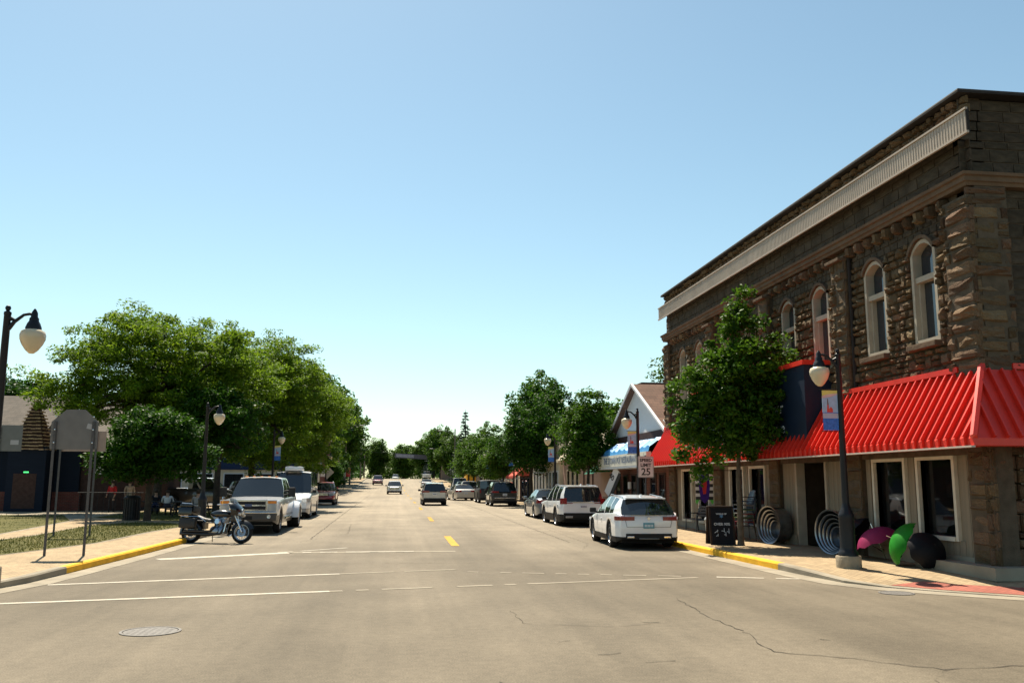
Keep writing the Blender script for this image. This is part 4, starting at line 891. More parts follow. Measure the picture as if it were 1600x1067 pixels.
    for a in(-22,24):
        c=MB(); d=Vector((0,math.sin(R(a)),math.cos(R(a))))
        for k in range(9): 
            p=Vector((0,.08,.46))+d*(.035*k); q=Matrix.Rotation(-R(a),3,'X'); c.obox(p,(.21,.19,.018),rx=-R(a))
        p=Vector((0,.08,.46))+d*.33; c.rbox(p,(.2,.17,.09),q,b=.35); c.tube([Vector((0,.08,.46)),Vector((0,.08,.46))+d*.3],.07,10); c.build('cylinder',ENG,t,40)
    MB().lathe([(.10,.12),(.10,.19),(.07,.22),(.001,.22)],16,axis='x',c=(0,.06,.62)).build('air_cleaner',CHR,t,40)
    for z,yy in((.30,-.98),(.24,-.98)): pass
    ex=MB().tube([(.16,.22,.60),(.22,.30,.45),(.21,.20,.26),(.21,-.15,.24),(.22,-1.05,.26)],[.025,.028,.03,.045,.045],10); ex.build('exhaust',ENG2,t,50)
    MB().tube([(.16,.0,.62),(.23,.04,.5),(.23,-.12,.33),(.23,-.95,.33)],[.025,.028,.035,.04],10).build('exhaust',ENG2,t,50)
    fr=MB().tube([(0,.47,1.0),(0,.30,.30),(0,-.25,.22),(0,-.55,.35),(0,-.75,.62),(0,.0,.70),(0,.47,.95)],.025,6); fr.tube([(-.08,-.80,.32),(-.09,-.3,.33)],.03,6); fr.tube([(.08,-.80,.32),(.09,-.3,.33)],.03,6); fr.tube([(-.06,-.15,.25),(-.20,-.2,.07)],.014,5); fr.build('frame',BLK,t)
    MB().rbox((0,-1.18,.66),(.12,.05,.09),b=.3).build('tail_light',TAIL,t)
    tp=MB().rbox((0,-.98,.925),(.50,.46,.26),b=.25).build('top_case',BLK,t,50); MB().rbox((0,-.97,1.10),(.47,.42,.10),b=.45).build('lid',BLK,tp,50); MB().rbox((0,-1.215,.95),(.34,.02,.06),b=.3).build('tail_lamp_bar',TAIL,tp); MB().rbox((0,-.72,1.0),(.40,.07,.20),b=.4).build('pad',LEA,tp,40); MB().tube([(-.2,-.80,1.15),(-.2,-1.12,1.17),(.2,-1.12,1.17),(.2,-.80,1.15)],.012,6).build('luggage_rail',CHR,tp)
    return t
MO=motorcycle('black touring motorcycle with chrome engine parked at the kerb in front of the white pickup',(-5.22,28.55,.0),R(-62-8),None); MO.rotation_euler=(0,R(-9),R(-104))

# ================================================================ STREET LAMPS, SIGNS
LAMPB=mat('lamp_black_paint',(.008,.009,.012),.45,var=.1,spec=.3)
def mat_globe():
    m=mat('lamp_globe',(.62,.52,.36),.25,var=.04); b=m.node_tree.nodes['Principled BSDF']; b.inputs['Transmission Weight'].default_value=0.; b.inputs['Subsurface Weight'].default_value=.6; b.inputs['Subsurface Radius'].default_value=(.12,.1,.07); return m
GLOBE=mat_globe()
CONB=mat('lamp_footing',(.30,.25,.18),.9,var=.2,scale=5,bump=.3,bscale=30)
def lamp(label,x,y,side,banner=None,footing=True,bl=None):
    """side=-1: arm reaches towards -X, +1 towards +X"""
    z0=gz(y)+.15; t=thing('street_lamp',label,'street lamp',(x,y,z0),0,'black teardrop street lamps')
    if footing: MB().lathe([(.001,.22),(.24,.22),(.255,.2),(.255,-.05)],20).build('footing',CONB,t,40)
    zb=.22 if footing else 0
    prof=[(.20,zb),(.20,zb+.06),(.17,zb+.10),(.155,zb+.16),(.155,zb+.75),(.165,zb+.80),(.15,zb+.85),(.10,zb+.95),(.085,zb+1.0),(.075,zb+1.06)]
    MB().lathe(prof,20).build('base',LAMPB,t,40)
    MB().lathe([(.072,zb+1.0),(.055,4.35),(.06,4.36),(.06,4.40),(.03,4.42),(.02,4.44)],14).lathe([(.001,4.52),(.035,4.505),(.048,4.47),(.035,4.435),(.02,4.43)],12).build('pole',LAMPB,t,40)
    s=side; ar=MB().tube([(s*.03,0,4.12),(s*.12,0,4.24),(s*.26,0,4.36),(s*.36,0,4.38),(s*.43,0,4.35)],[.045,.032,.026,.026,.03],8); ar.tube([(s*.02,0,4.3),(s*.12,0,4.27)],[.05,.02],8); ar.build('arm',LAMPB,t,50)
    hd=MB().lathe([(.012,4.47),(.03,4.44),(.05,4.40),(.055,4.33),(.075,4.30),(.075,4.26),(.10,4.22),(.125,4.15),(.13,4.10)],16,c=(s*.43,0,0)); hd.build('lamp_head',LAMPB,t,50)
    MB().lathe([(.13,4.11),(.185,4.08),(.205,4.02),(.20,3.95),(.165,3.86),(.10,3.76),(.04,3.705),(.001,3.70)],20,c=(s*.43,0,0)).build('globe',GLOBE,t,60)
    if banner:
        banner_on(t,s,bl)
    return t
BCOL=dict(yel=mat('banner_yellow',(.62,.58,.16),.8,var=.12),sky_=mat('banner_sky',(.33,.47,.62),.8,var=.12,scale=9),pink=mat('banner_pink',(.62,.45,.42),.8,var=.1),sea=mat('banner_sea',(.06,.17,.52),.8,var=.3,scale=20),sand=mat('banner_grey',(.42,.44,.52),.8,var=.08),red=mat('banner_red',(.6,.09,.06),.8,var=.1),brn=mat('banner_brown',(.16,.09,.07),.8,var=.1))
def banner_on(t,s,bl):
    x0,x1=(s*.06,s*.40); a,b=min(x0,x1),max(x0,x1); W_=b-a
    mb=MB()
    rows=[[(a+W_*i/6,.012*math.sin(i*1.1+j*.7),3.62-.84*j/8) for i in range(7)] for j in range(9)]
    ban=MB().grid(rows).add([],[]); 
    bo=MB().box(a,b,-.006,.006,2.78,3.62).build('banner',BCOL['sky_'],t)
    def pc(nm,poly,m,k): 
        MB().prism([(a+W_*u,2.78+.84*v) for u,v in poly],-.008-.0015*k,.008+.0015*k,'xz').build(nm,m,bo)
    pc('yellow_top',[(0,.86),(.35,.90),(1,.93),(1,1),(0,1)],BCOL['yel'],0); pc('pink_cloud',[(.0,.80),(.55,.84),(1,.90),(1,.93),(.35,.90),(0,.86)],BCOL['pink'],1)
    pc('sea',[(0,0),(1,0),(1,.30),(0,.30)],BCOL['sea'],0); pc('beach',[(0,.30),(1,.30),(1,.43),(0,.43)],BCOL['sand'],0); pc('skyline',[(0,.43),(1,.43),(1,.45),(0,.45)],BCOL['sea'],0)
    pc('lighthouse',[(.27,.45),(.43,.45),(.40,.64),(.31,.64)],BCOL['red'],0); pc('lighthouse_top',[(.31,.64),(.40,.64),(.37,.78),(.345,.8),(.32,.76)],BCOL['brn'],0); pc('keeper_house',[(.43,.45),(.66,.45),(.66,.53),(.54,.59),(.43,.54)],BCOL['red'],1)
    for z in(3.64,2.76): MB().tube([(s*.03,0,z),(s*.44,0,z)],.010,6).build('banner_rod',LAMPB,t)
lamp('black street lamp with lighthouse banner in front of the red awning near the corner',9.34,17.8,-1,True)
lamp('black street lamp with lighthouse banner rising behind the speed limit sign',9.32,33.6,-1,True)
lamp('black street lamp with banner between the second and third street trees on the shop side',9.3,51.3,-1,True)
lamp('black street lamp with banner next to the red shop awning beyond the third tree',9.3,69,-1,True)
lamp('black street lamp with banner past the shop trees beside the pale silver sedan',9.3,86,-1,True)
lamp('black street lamp on the park corner beside the backs of the signs',-6.82,16.65,1,False).scale=(1.05,1.05,1.05)
lamp('black street lamp half hidden in the honey locust above the white pickup',-6.75,34,1,False)
lamp('black street lamp with banner in the trees above the passenger van',-6.75,53,1,True)
lamp('black street lamp with banner beside the green sign by the brick building',-6.75,84,1,True)
lamp('black street lamp in the row beyond the green sign',-6.75,95,1,False); lamp('black street lamp beside the yellow diamond sign',-6.75,108,1,False)
GALV=mat('galvanised_post',(.085,.085,.09),.6,.2,var=.15,scale=15); SBACK=mat('sign_back_aluminium',(.155,.150,.150),.55,.35,var=.1,scale=4)
SFACE=mat('sign_white',(.62,.58,.56),.5,var=.06); SBLK=mat('sign_black',(.02,.02,.02),.5,var=.02); SRED=mat('sign_red',(.5,.03,.03),.4,var=.05)
def uposts(t,xs,h,lean=0):
    for x in xs:
        mb=MB(); mb.prism([(x-.03,-.02),(x+.03,-.02),(x+.03,-.014),(x+.012,-.012),(x+.012,.022),(x-.012,.022),(x-.012,-.012),(x-.03,-.014)],-.2,h); mb.build('post',GALV,t)
STK=mat('sign_sticker',(.32,.32,.34),.5,var=.05)
S1=thing('road_sign','back of a large grey sign with cut top corners beside the yellow kerb','sign',(-7.33,22.0,.15),R(-3)); uposts(S1,(-.43,.43),3.05)
oc=[(-.50,2.40),(-.53,2.43),(-.53,3.03),(-.21,3.32),(.21,3.32),(.53,3.03),(.53,2.43),(.50,2.40)]
P1=MB().prism(oc,.024,.030,'xz').build('panel',SBACK,S1); MB().prism([(x*.99,2.82+(z-2.82)*.99) for x,z in oc],.031,.033,'xz').build('sign_face',SFACE,P1)
for bx_ in(-.43,.43):
    for bz in(2.55,2.85,3.15): MB().lathe([(.016,.02),(.016,.012),(.001,.010)],8,axis='y',c=(bx_,-.032,bz)).build('bolt',CHR,S1)
MB().obox((.34,.022,2.93),(.13,.002,.12),ry=R(12)).build('sticker',STK,S1)
S2=thing('warning_sign','back of a tan rectangular sign on two posts in the lawn grass','sign',(-9.75,29.7,.15),0); uposts(S2,(-.50,.55),3.25); P2=MB().rbox((.15,.03,2.92),(1.35,.008,.64),b=.4).build('panel',mat('tan_sign_back',(.27,.20,.17),.5,.2,var=.08),S2)
S3=thing('route_sign','back of a grey rectangular sign at the lawn with a small sticker','sign',(-12.05,29.4,.15),0); uposts(S3,(.1,),3.3); MB().rbox((.1,.03,2.98),(1.3,.008,.80),b=.4).build('panel',mat('grey_sign_back',(.12,.125,.125),.5,.3,var=.08),S3); MB().box(.42,.66,.021,.024,2.78,2.92).build('sticker',STK,S3)
# speed limit sign
S4=thing('speed_limit_sign','white speed limit 25 sign on a post ahead of the first street tree','sign',(9.32,32.6,.15),0); MB().tube([(0,.02,-.1),(0,.02,2.72)],.03,8).build('post',GALV,S4)
p=MB().prism([(-.30,1.93),(-.27,1.90),(.27,1.90),(.30,1.93),(.30,2.65),(.27,2.68),(-.27,2.68),(-.30,2.65)],-.03,-.022,'xz').build('panel',SFACE,S4)
for a,b,c,d in((-.285,.285,1.915,1.93),(-.285,.285,2.65,2.665),(-.285,-.27,1.93,2.65),(.27,.285,1.93,2.65)): MB().box(a,b,-.033,-.0305,c,d).build('border',SBLK,p)
for s,sz,z in(('SPEED',.165,2.53),('LIMIT',.165,2.35),('25',.36,2.10)): text_on(s,sz,SBLK,'lettering',p,(0,-.032,z),'-y',bold=.007,spacing=1.05 if sz<.2 else 1)
# diamond sign, green sign, flag, hydrant
DI=thing('diamond_sign','yellow diamond warning sign back on a post beside the left kerb','sign',(-7.0,100.5,gz(100)+.15),0); MB().tube([(0,0,-.1),(0,0,3.1)],.04,6).build('post',GALV,DI); MB().prism([(-.75,2.45),(0,1.7),(.75,2.45),(0,3.2)],-.06,-.045,'xz').build('panel',mat('dull_yellow_back',(.42,.38,.30),.6,var=.1),DI)
GS=thing('green_sign','tall green sign with a white emblem on posts by the brick building','sign',(-8.05,92,gz(92)+.15),0); 
for x in(-.42,.42): MB().tube([(x,.03,-.1),(x,.03,3.6)],.04,6).build('post',LAMPB,GS)
p=MB().box(-.58,.58,-.03,-.0,1.95,3.75).build('panel',mat('sign_green',(.015,.20,.13),.5,var=.1),GS)
mb=MB().tube([(-.25,-.04,3.2),(-.2,-.04,2.9),(-.05,-.04,2.75),(.15,-.04,2.85),(.28,-.04,3.05)],.05,6); mb.tube([(-.05,-.04,2.8),(.02,-.04,3.4)],.045,6); mb.build('emblem',SFACE,p); MB().box(-.32,.32,-.035,-.031,2.2,2.34).build('text_line',SFACE,p)
for x in(.35,1.0): MB().box(x,x+.42,-.06,-.045,1.95,2.85).build('notice',SFACE,GS)
HY=thing('fire_hydrant','red fire hydrant on the left pavement beyond the red suv','hydrant',(-7.0,120,gz(120)+.15),0); MB().lathe([(.14,0),(.14,.05),(.1,.08),(.1,.5),(.13,.52),(.13,.56),(.11,.62),(.05,.7),(.03,.76),(.001,.77)],14).build('barrel',SRED,HY,40); MB().lathe([(.06,-.19),(.06,.19)],10,axis='x',c=(0,0,.4),cap=True).build('nozzle',SRED,HY)
FL=thing('flag','red and white flag on a short pole beyond the hydrant','flag',(-6.9,133,gz(133)+.15),0); MB().tube([(0,0,0),(0,0,3.3)],.03,6).build('pole',LAMPB,FL)
for i,(m,a,b) in enumerate(((BCOL['sea'],-.9,-.3),(SFACE,-.3,.3),(SRED,.3,.9))): MB().grid([[(a+(b-a)*k/4,.1*math.sin((a+(b-a)*k/4)*4+z),z) for k in range(5)] for z in(1.9,2.3,2.7,3.2)]).build('flag_stripe',m,FL)
# tilted black and white arrow banner behind the second tree
SB=thing('banner_sign','tilted black and white arrow sign leaning by the brick restaurant','sign',(10.55,42.6,.15),R(-70)); MB().tube([(0,0,0),(.0,0,1.9)],.03,6).build('post',LAMPB,SB); p=MB().obox((0,-.04,1.75),(.52,.03,1.5),ry=R(38)).build('panel',SFACE,SB); MB().obox((.22,-.05,1.55),(.22,.035,1.5),ry=R(38)).build('black_stripe',SBLK,p)
m_=text_mesh('40',.4,SBLK,'lettering',bold=.01); o=obj('lettering',m_,p); o.location=(-.02,-.06,2.0); o.rotation_euler=(R(90),R(38),0)
# ---------------------------------------------------------------- overhead banner, utility poles
OB=thing('overhead_banner','long dark banner stretched above the far end of the street','banner',(4.4,216,gz(216)),0)
MB().obox((0,0,5.4),(7.6,.06,1.05),ry=R(3)).build('cloth',mat('banner_cloth',(.12,.12,.15),.8,var=.2,scale=3),OB); MB().obox((-1.4,-.035,5.5),(4.2,.02,.7),ry=R(3)).build('print',mat('banner_print',(.30,.30,.36),.8,var=.3,scale=6),OB); MB().tube([(-14,0,6.6),(-3.8,0,6.1),(3.8,0,5.75),(9,0,5.9)],.03,5).build('cable',LAMPB,OB)
WOOD=mat('weathered_pole',(.17,.14,.115),.9,var=.2,scale=3)
def upole(label,x,y,h,arm):
    t=thing('utility_pole',label,'utility pole',(x,y,gz(y)),0,'utility poles with cobra lamps'); MB().tube([(0,0,0),(0,0,h)],[.17,.11],8).build('pole',WOOD,t)
    if arm: MB().tube([(0,0,h-1.2),(arm*.5,0,h-.5),(arm*1.0,0,h-.3)],.05,6).build('arm',GALV,t); MB().rbox((arm*1.15,0,h-.33),(.75,.3,.16),b=.4).build('lamp_head',SFACE,t)
for a in((-7.6,150,10.5,2.2,'wooden utility pole with street lamp behind the flag on the left'),(-7.4,163,8.5,1.9,'shorter wooden utility pole beside the maroon minivan'),(-7.0,205,9,2,'wooden utility pole far away in the left trees'),(12.2,178,10.8,-2.6,'wooden utility pole with street lamp at the right bend'),(11.2,205,7.5,-2.2,'wooden utility pole with low lamp near the overhead banner'),(12.5,240,8.5,-2.0,'wooden utility pole beyond the overhead banner'),(-6.7,223,6.2,0,'short pole holding the overhead banner on the left')): upole(a[4],a[0],a[1],a[2],a[3])

# ================================================================ TREES
BARK=mat('bark',(.055,.045,.035),.95,var=.35,scale=6,bump=.6,bscale=25); BARKL=mat('young_bark',(.12,.095,.07),.9,var=.3,scale=6,bump=.4,bscale=20)
LF_LOC=mat_leaf('locust_leaf',(.012,.055,.004),(.165,.275,.014),.38,.6); LF_MAP=mat_leaf('pear_leaf',(.010,.046,.005),(.075,.165,.012),.30,.55); LF_DK=mat_leaf('dark_leaf',(.006,.032,.004),(.040,.115,.008),.28,.55); LF_FAR=mat_leaf('far_leaf',(.016,.052,.007),(.08,.155,.018),.32,.6); LF_SPR=mat_leaf('spruce_needle',(.010,.026,.022),(.022,.048,.035),.1,.6)
def leaf_mesh(name,centres,rad,nper,size,mt,seed,flat=.5,up=.5,asp=.55):
    """every clump of leaves: gaussian cloud of small folded leaf quads"""
    g=np.random.default_rng(seed); C=np.repeat(np.asarray(centres,float),nper,0); n=len(C)
    rr=np.repeat(np.asarray(rad,float),nper); d=g.normal(size=(n,3)); d/=np.linalg.norm(d,axis=1,keepdims=True); d*=(g.random(n)**.45)[:,None]; d[:,2]*=flat
    Pt=C+d*rr[:,None]; a=g.normal(size=(n,3)); a[:,2]*=.6; a/=np.linalg.norm(a,axis=1,keepdims=True); nn=g.normal(size=(n,3)); nn[:,2]=np.abs(nn[:,2])+up; b=np.cross(nn,a); b/=np.linalg.norm(b,axis=1,keepdims=True)+1e-9
    s=size*(.6+.8*g.random(n)); a*=s[:,None]*.5; b*=(s*asp*.5)[:,None]; nv=np.cross(a,b); nv/=np.linalg.norm(nv,axis=1,keepdims=True)+1e-9
    V=np.stack([Pt-a,Pt+b+nv*(s*.08)[:,None],Pt+a,Pt-b+nv*(s*.08)[:,None]],1).reshape(-1,3)
    me=bpy.data.meshes.new(name); me.vertices.add(4*n); me.vertices.foreach_set('co',V.astype(np.float32).ravel()); me.loops.add(4*n); me.loops.foreach_set('vertex_index',np.arange(4*n,dtype=np.int32)); me.polygons.add(n); me.polygons.foreach_set('loop_start',np.arange(0,4*n,4,dtype=np.int32)); me.update(calc_edges=True); me.materials.append(mt); return me
def ell_clumps(ells,n,seed,shell=.55,rmin=.35,rmax=.7,lump=0.):
    g=np.random.default_rng(seed); out=[]; rad=[]; vol=np.array([e[3]*e[4]*e[5] for e in ells]); pk=g.choice(len(ells),n,p=vol/vol.sum())
    for k in pk:
        e=ells[k]; d=g.normal(size=3); d/=np.linalg.norm(d); r=shell+(1-shell)*g.random() if g.random()<.75 else g.random()*shell
        r*=1+lump*g.normal()*.5
        out.append([e[0]+d[0]*e[3]*r,e[1]+d[1]*e[4]*r,e[2]+d[2]*e[5]*r]); rad.append(rmin+(rmax-rmin)*g.random())
    return np.array(out),np.array(rad)
def branches(mb,base,fork,targets,r0,seed,droop=0.):
    rg=random.Random(seed)
    for tgt in targets:
        p0=Vector(base).lerp(Vector(fork),rg.uniform(.55,1.0)); t=Vector(tgt); L=(t-p0).length; m1=p0.lerp(t,.35)+Vector((rg.uniform(-.1,.1),rg.uniform(-.1,.1),.18))*L*.6; m2=p0.lerp(t,.7)+Vector((rg.uniform(-.08,.08),rg.uniform(-.08,.08),.14))*L*.6
        mb.tube([p0,m1,m2,t],[r0*.55,r0*.38,r0*.22,r0*.06],6,False)
        for q in range(2):
            s=m1.lerp(m2,rg.random()); e=s+Vector((rg.uniform(-1,1),rg.uniform(-1,1),rg.uniform(.0,.8)))*L*.28; mb.tube([s,(s+e)/2+Vector((0,0,.05*L)),e],[r0*.18,r0*.12,r0*.03],5,False)
TREES={}
def tree(name,label,loc,ells,ncl,nper,size,mt,trunk_h,r0,seed,bark=BARK,flat=.5,up=.5,rmin=.35,rmax=.7,shell=.55,nbr=14,group=None,lean=(0,0),asp=.55,lump=.15,rz=0,key=None,sc=1):
    t=thing(name,label,'tree',loc,rz,group)
    if sc!=1: t.scale=(sc,sc,sc)
    if key and key in TREES: a,b=TREES[key]
    else:
        C,Rr=ell_clumps(ells,ncl,seed,shell,rmin,rmax,lump); fork=(lean[0],lean[1],trunk_h); top=max(e[2]+e[5]*.5 for e in ells)
        mb=MB(); mb.tube([(0,0,-.1),(0,0,.12),(lean[0]*.3,lean[1]*.3,trunk_h*.5),fork],[r0*1.35,r0*1.05,r0*.9,r0*.8],10)
        apex=(sum(e[0] for e in ells)/len(ells)*.6,sum(e[1] for e in ells)/len(ells)*.6,top); mb.tube([fork,Vector(fork).lerp(Vector(apex),.5)+Vector((.1,.05,0)),apex],[r0*.75,r0*.45,r0*.08],8)
        rg=random.Random(seed); idx=[rg.randrange(len(C)) for _ in range(nbr)]; branches(mb,Vector(fork)*.75,Vector(fork).lerp(Vector(apex),.5),[C[i] for i in idx],r0,seed)
        a=mb.mesh('trunk',bark,60); b=leaf_mesh('crown',C,Rr,nper,size,mt,seed+5,flat,up,asp)
        if key: TREES[key]=(a,b)
    obj('trunk',a,t); obj('crown',b,t); return t
# shop-side street trees
pearE=[(.1,-.1,5.1,1.0,1.0,1.5),(.08,-.1,6.1,.55,.6,1.25),(-.2,-.2,4.0,1.25,1.3,1.6),(-.05,-.3,3.1,1.05,1.15,1.1),(-.9,.2,3.0,1.0,1.0,1.1),(.5,0,4.6,1.2,1.2,1.3),(.45,-.7,3.5,.7,.9,1.0),(.75,-.5,4.7,.5,.8,.6),(-1.2,0,3.9,.8,.8,.9)]
tree('street_tree','small upright green street tree on the pavement in front of the stone building',(9.58,24.2,.15),pearE,440,75,.14,LF_MAP,2.0,.085,21,bark=BARKL,flat=.75,rmin=.16,rmax=.40,shell=.5,lump=.32,group='upright street trees')
tree('street_tree','street tree growing between the white suv and the brick restaurant',(9.9,45.2,.15),[(.0,0,5.0,1.0,1.0,2.0),(-.1,0,3.9,1.75,1.7,1.5),(.3,.0,3.0,1.5,1.5,.9)],330,70,.15,LF_MAP,1.8,.10,22,flat=.75,rmin=.22,rmax=.5,group='upright street trees')
tree('street_tree','broad dark street tree beyond the lamp post next to the black suv',(9.85,64,gz(64)+.15),[(.3,0,5.3,2.3,2.3,2.6),(-.6,0,4.6,2.4,2.2,2.2),(1.2,0,4.4,1.9,1.9,2.2),(.4,0,3.2,2.4,2.2,1.2)],420,75,.19,LF_DK,2.0,.16,23,flat=.8,rmin=.3,rmax=.7,group='upright street trees')
for k,(y,x,s_,lb) in enumerate(((80,9.8,.80,'street tree beside the red shop awning, smaller than the broad dark one'),(88,9.9,.78,'street tree shading the pale silver sedan'),(99,9.7,.95,'bushy street tree ahead of the blue grey suv'),(109,9.8,1.0,'dense street tree over the tall white van'),(121,10.2,1.0,'street tree just before the yellow box truck'))):
    tree('street_tree',lb,(x,y,gz(y)+.15),[(0,0,4.6,2.0,2.0,2.4),(-.7,0,3.9,1.9,1.9,1.7),(.9,.2,4.0,1.8,1.8,1.9)],260,60,.24,LF_FAR if k%2 else LF_MAP,1.8,.14,30+k%2,flat=.8,rmin=.35,rmax=.75,group='upright street trees',key='st%d'%(k%2),rz=k*1.9,sc=s_)
# park: honey locusts and the small dense tree
def locust(label,loc,ells,ncl,seed,r0=.2,th=3.0,lean=(0,0),nper=70,size=.20): return tree('honey_locust',label,loc,ells,ncl,nper,size,LF_LOC,th,r0,seed,flat=.5,up=1.0,rmin=.4,rmax=.85,shell=.6,nbr=34,group='honey locusts in the park',asp=.42,lean=lean,lump=.12)
locust('broad spreading honey locust over the park corner building',(-12.2,49.5,.15),[(-.2,0,8.0,4.8,4.6,2.9),(-3.4,-.6,6.8,3.2,3.0,2.0),(3.0,.3,7.6,3.4,3.4,2.7),(.3,-1.2,5.6,4.2,3.4,1.6),(-4.4,0,5.6,1.9,1.9,1.2),(-1.2,.5,9.2,2.6,2.6,1.7),(1.6,-2.2,4.3,3.2,2.4,1.3),(3.2,-1.0,3.5,2.2,2.0,1.1)],800,41,.24,3.2,(.3,0),nper=105)
locust('tall honey locust rising behind the white pickup',(-8.6,57.5,gz(57)+.15),[(0,0,8.2,3.9,3.8,3.0),(1.8,0,7.0,3.0,3.2,2.6),(.3,.4,5.0,3.6,3.2,2.0),(1.0,-.8,3.2,2.6,2.0,1.3),(-1.5,.3,9.0,2.6,2.6,2.2)],640,42,.22,3.0,nper=105)
locust('honey locust with yellow green tips behind the passenger van',(-7.9,68,gz(68)+.15),[(0,0,7.8,3.6,3.6,2.8),(2.2,0,6.6,2.8,2.8,2.0),(.3,.3,4.8,3.4,3.0,1.9),(.8,-.2,3.1,2.4,2.0,1.2),(2.9,0,8.0,1.7,1.7,.9)],500,43,.22,3.0,nper=95,size=.2)
locust('honey locust at the end of the park by the blue fronted building',(-7.6,79,gz(79)+.15),[(0,0,7.6,3.2,3.2,2.6),(.6,0,5.0,2.6,2.4,1.6),(1.2,0,3.4,1.8,1.8,1.2),(1.9,0,6.9,2.2,2.2,1.6),(2.6,0,8.3,1.5,1.5,.8)],360,44,.2,3.2,nper=90,size=.22)
tree('small_tree','small dense dark green tree with a low crown on the park lawn',(-10.12,39.9,.15),[(0,0,3.3,2.15,2.1,1.35),(-.8,0,2.6,1.7,1.6,.9),(1.1,0,2.6,1.6,1.6,.9),(.2,0,4.0,1.5,1.5,.85)],420,80,.17,LF_DK,1.5,.15,45,flat=.6,up=.9,rmin=.3,rmax=.6,shell=.6,nbr=16,lump=.1)
tree('small_tree','bare stemmed shade tree on the lawn behind the motorcycles',(-8.6,46.6,.15),[(0,0,5.0,2.3,2.2,1.5),(.6,0,4.0,1.8,1.8,1.0)],200,70,.18,LF_DK,2.6,.17,46,flat=.6,up=.9,rmin=.35,rmax=.7)
# big background trees
def bigtree(label,x,y,s_,k,mt,grp):
    E={0:[(0,0,8.5,4.2,4.2,4.0),(-2,0,7,3.2,3.2,3),(2.2,.5,7.4,3.2,3.2,3),(.4,0,11.3,2.4,2.4,2.0),(0,0,4.2,3.4,3.4,2.4)],1:[(0,0,7.5,4.6,4.6,3.6),(2.5,0,6.2,3,3,2.6),(-2.6,0,6.0,3,3,2.6),(0,0,3.6,3.6,3.6,2.2)],2:[(0,0,9.5,3.0,3.0,5.2),(1.2,0,7,2.8,2.8,3),(-1.4,0,6.4,2.6,2.6,2.8),(0,0,3.8,2.8,2.8,2.4)]}[k]
    tree('shade_tree',label,(x,y,gz(y)),E,380,60,.42,mt,3.2,.32,60+k,flat=.75,rmin=.6,rmax=1.25,shell=.6,group=grp,key=('big',k,mt.name),rz=x*1.7+y,sc=s_,nbr=12)
L_='large trees beyond the left buildings'; R_='large trees beyond the right buildings'
for a in((-12.2,116,1.25,0,LF_FAR,'large shade tree rising over the roof of the brick building'),(-15,101,1.0,1,LF_DK,'dark shade tree behind the blue fronted building'),(-10.4,126,1.12,2,LF_FAR,'tall narrow shade tree past the brick building'),(-11.2,140,1.3,0,LF_MAP,'shade tree over the flag'),(-10.4,155,1.35,1,LF_FAR,'shade tree around the utility pole with street lamp'),(-9.6,168,1.2,2,LF_MAP,'tall shade tree above the maroon minivan'),(-10.2,188,1.2,0,LF_DK,'dark shade tree at the left edge of the far road'),(-12,210,.9,1,LF_FAR,'far shade tree left of the overhead banner'),(-24,95,1.0,0,LF_DK,'dark tree behind the parking lot'),(-34,88,1.0,1,LF_DK,'wide tree behind the corner building'),(-26,120,1.1,2,LF_FAR,'tall tree far behind the parking lot'),(-44,80,1.0,0,LF_FAR,'tree to the far side of the corner building'),(-7.8,107,.42,1,LF_DK,'small rounded tree beside the diamond sign'),(-7.9,116,.46,2,LF_MAP,'small narrow tree in front of the brick building'),(-8,128,.45,1,LF_DK,'small dark tree by the flag')): bigtree(a[5],a[0],a[1],a[2],a[3],a[4],L_)
for a in((14.5,138,.72,1,LF_MAP,'shade tree behind the yellow box truck'),(13.4,152,.66,0,LF_FAR,'shade tree in front of the dark spruce'),(17,163,.78,2,LF_FAR,'tall pale tree below the spruce'),(13.2,192,.9,1,LF_FAR,'rounded tree by the right utility pole'),(11.5,214,.95,0,LF_MAP,'tree hiding the end of the overhead banner'),(9.5,244,1.0,1,LF_FAR,'rounded tree under the overhead banner'),(12,268,1.0,2,LF_FAR,'far tall tree past the overhead banner'),(20,118,1.15,0,LF_DK,'large dark tree behind the low shops'),(24,98,.95,1,LF_MAP,'tree behind the cream shopfront'),(26,80,.92,2,LF_FAR,'tall tree behind the brown shop'),(22,132,1.2,2,LF_MAP,'tall tree rising behind the far shops'),(4,300,1.1,1,LF_FAR,'far rounded tree closing the street'),(-5,310,1.1,0,LF_FAR,'far tall tree closing the street'),(-12,285,1.1,1,LF_FAR,'far tree on the left where the road drops'),(14,310,1.2,0,LF_FAR,'far tree on the right where the road drops'),(30,70,.8,1,LF_MAP,'tree behind the brown gabled roof')): bigtree(a[5],a[0],a[1],a[2],a[3],a[4],R_)
# spruces
def spruce(label,x,y,H_):
    t=thing('spruce_tree',label,'tree',(x,y,gz(y)),0,'dark spruces'); MB().tube([(0,0,0),(0,0,H_)],[.3,.03],8).build('trunk',BARK,t); g=np.random.default_rng(int(x*10)); C=[];Rr=[]
    z=2.0
    while z<H_-.2:
        rad=(H_-z)/H_*H_*.24+.15; n=max(4,int(rad*7))
        for k in range(n):
            a=g.random()*6.283
            for f in(.35,.65,.95): C.append([rad*f*math.cos(a),rad*f*math.sin(a),z-.35*rad*f+.1*g.normal()]); Rr.append(.18+.18*rad*f)
        z+=.55
    obj('crown',leaf_mesh('crown',C,Rr,12,.34,LF_SPR,5,.4,.8,.35),t)
spruce('tall dark pointed spruce standing above the right side trees',13.6,170,14.2); spruce('smaller pointed spruce top behind the pale tree',10.8,235,13.5)
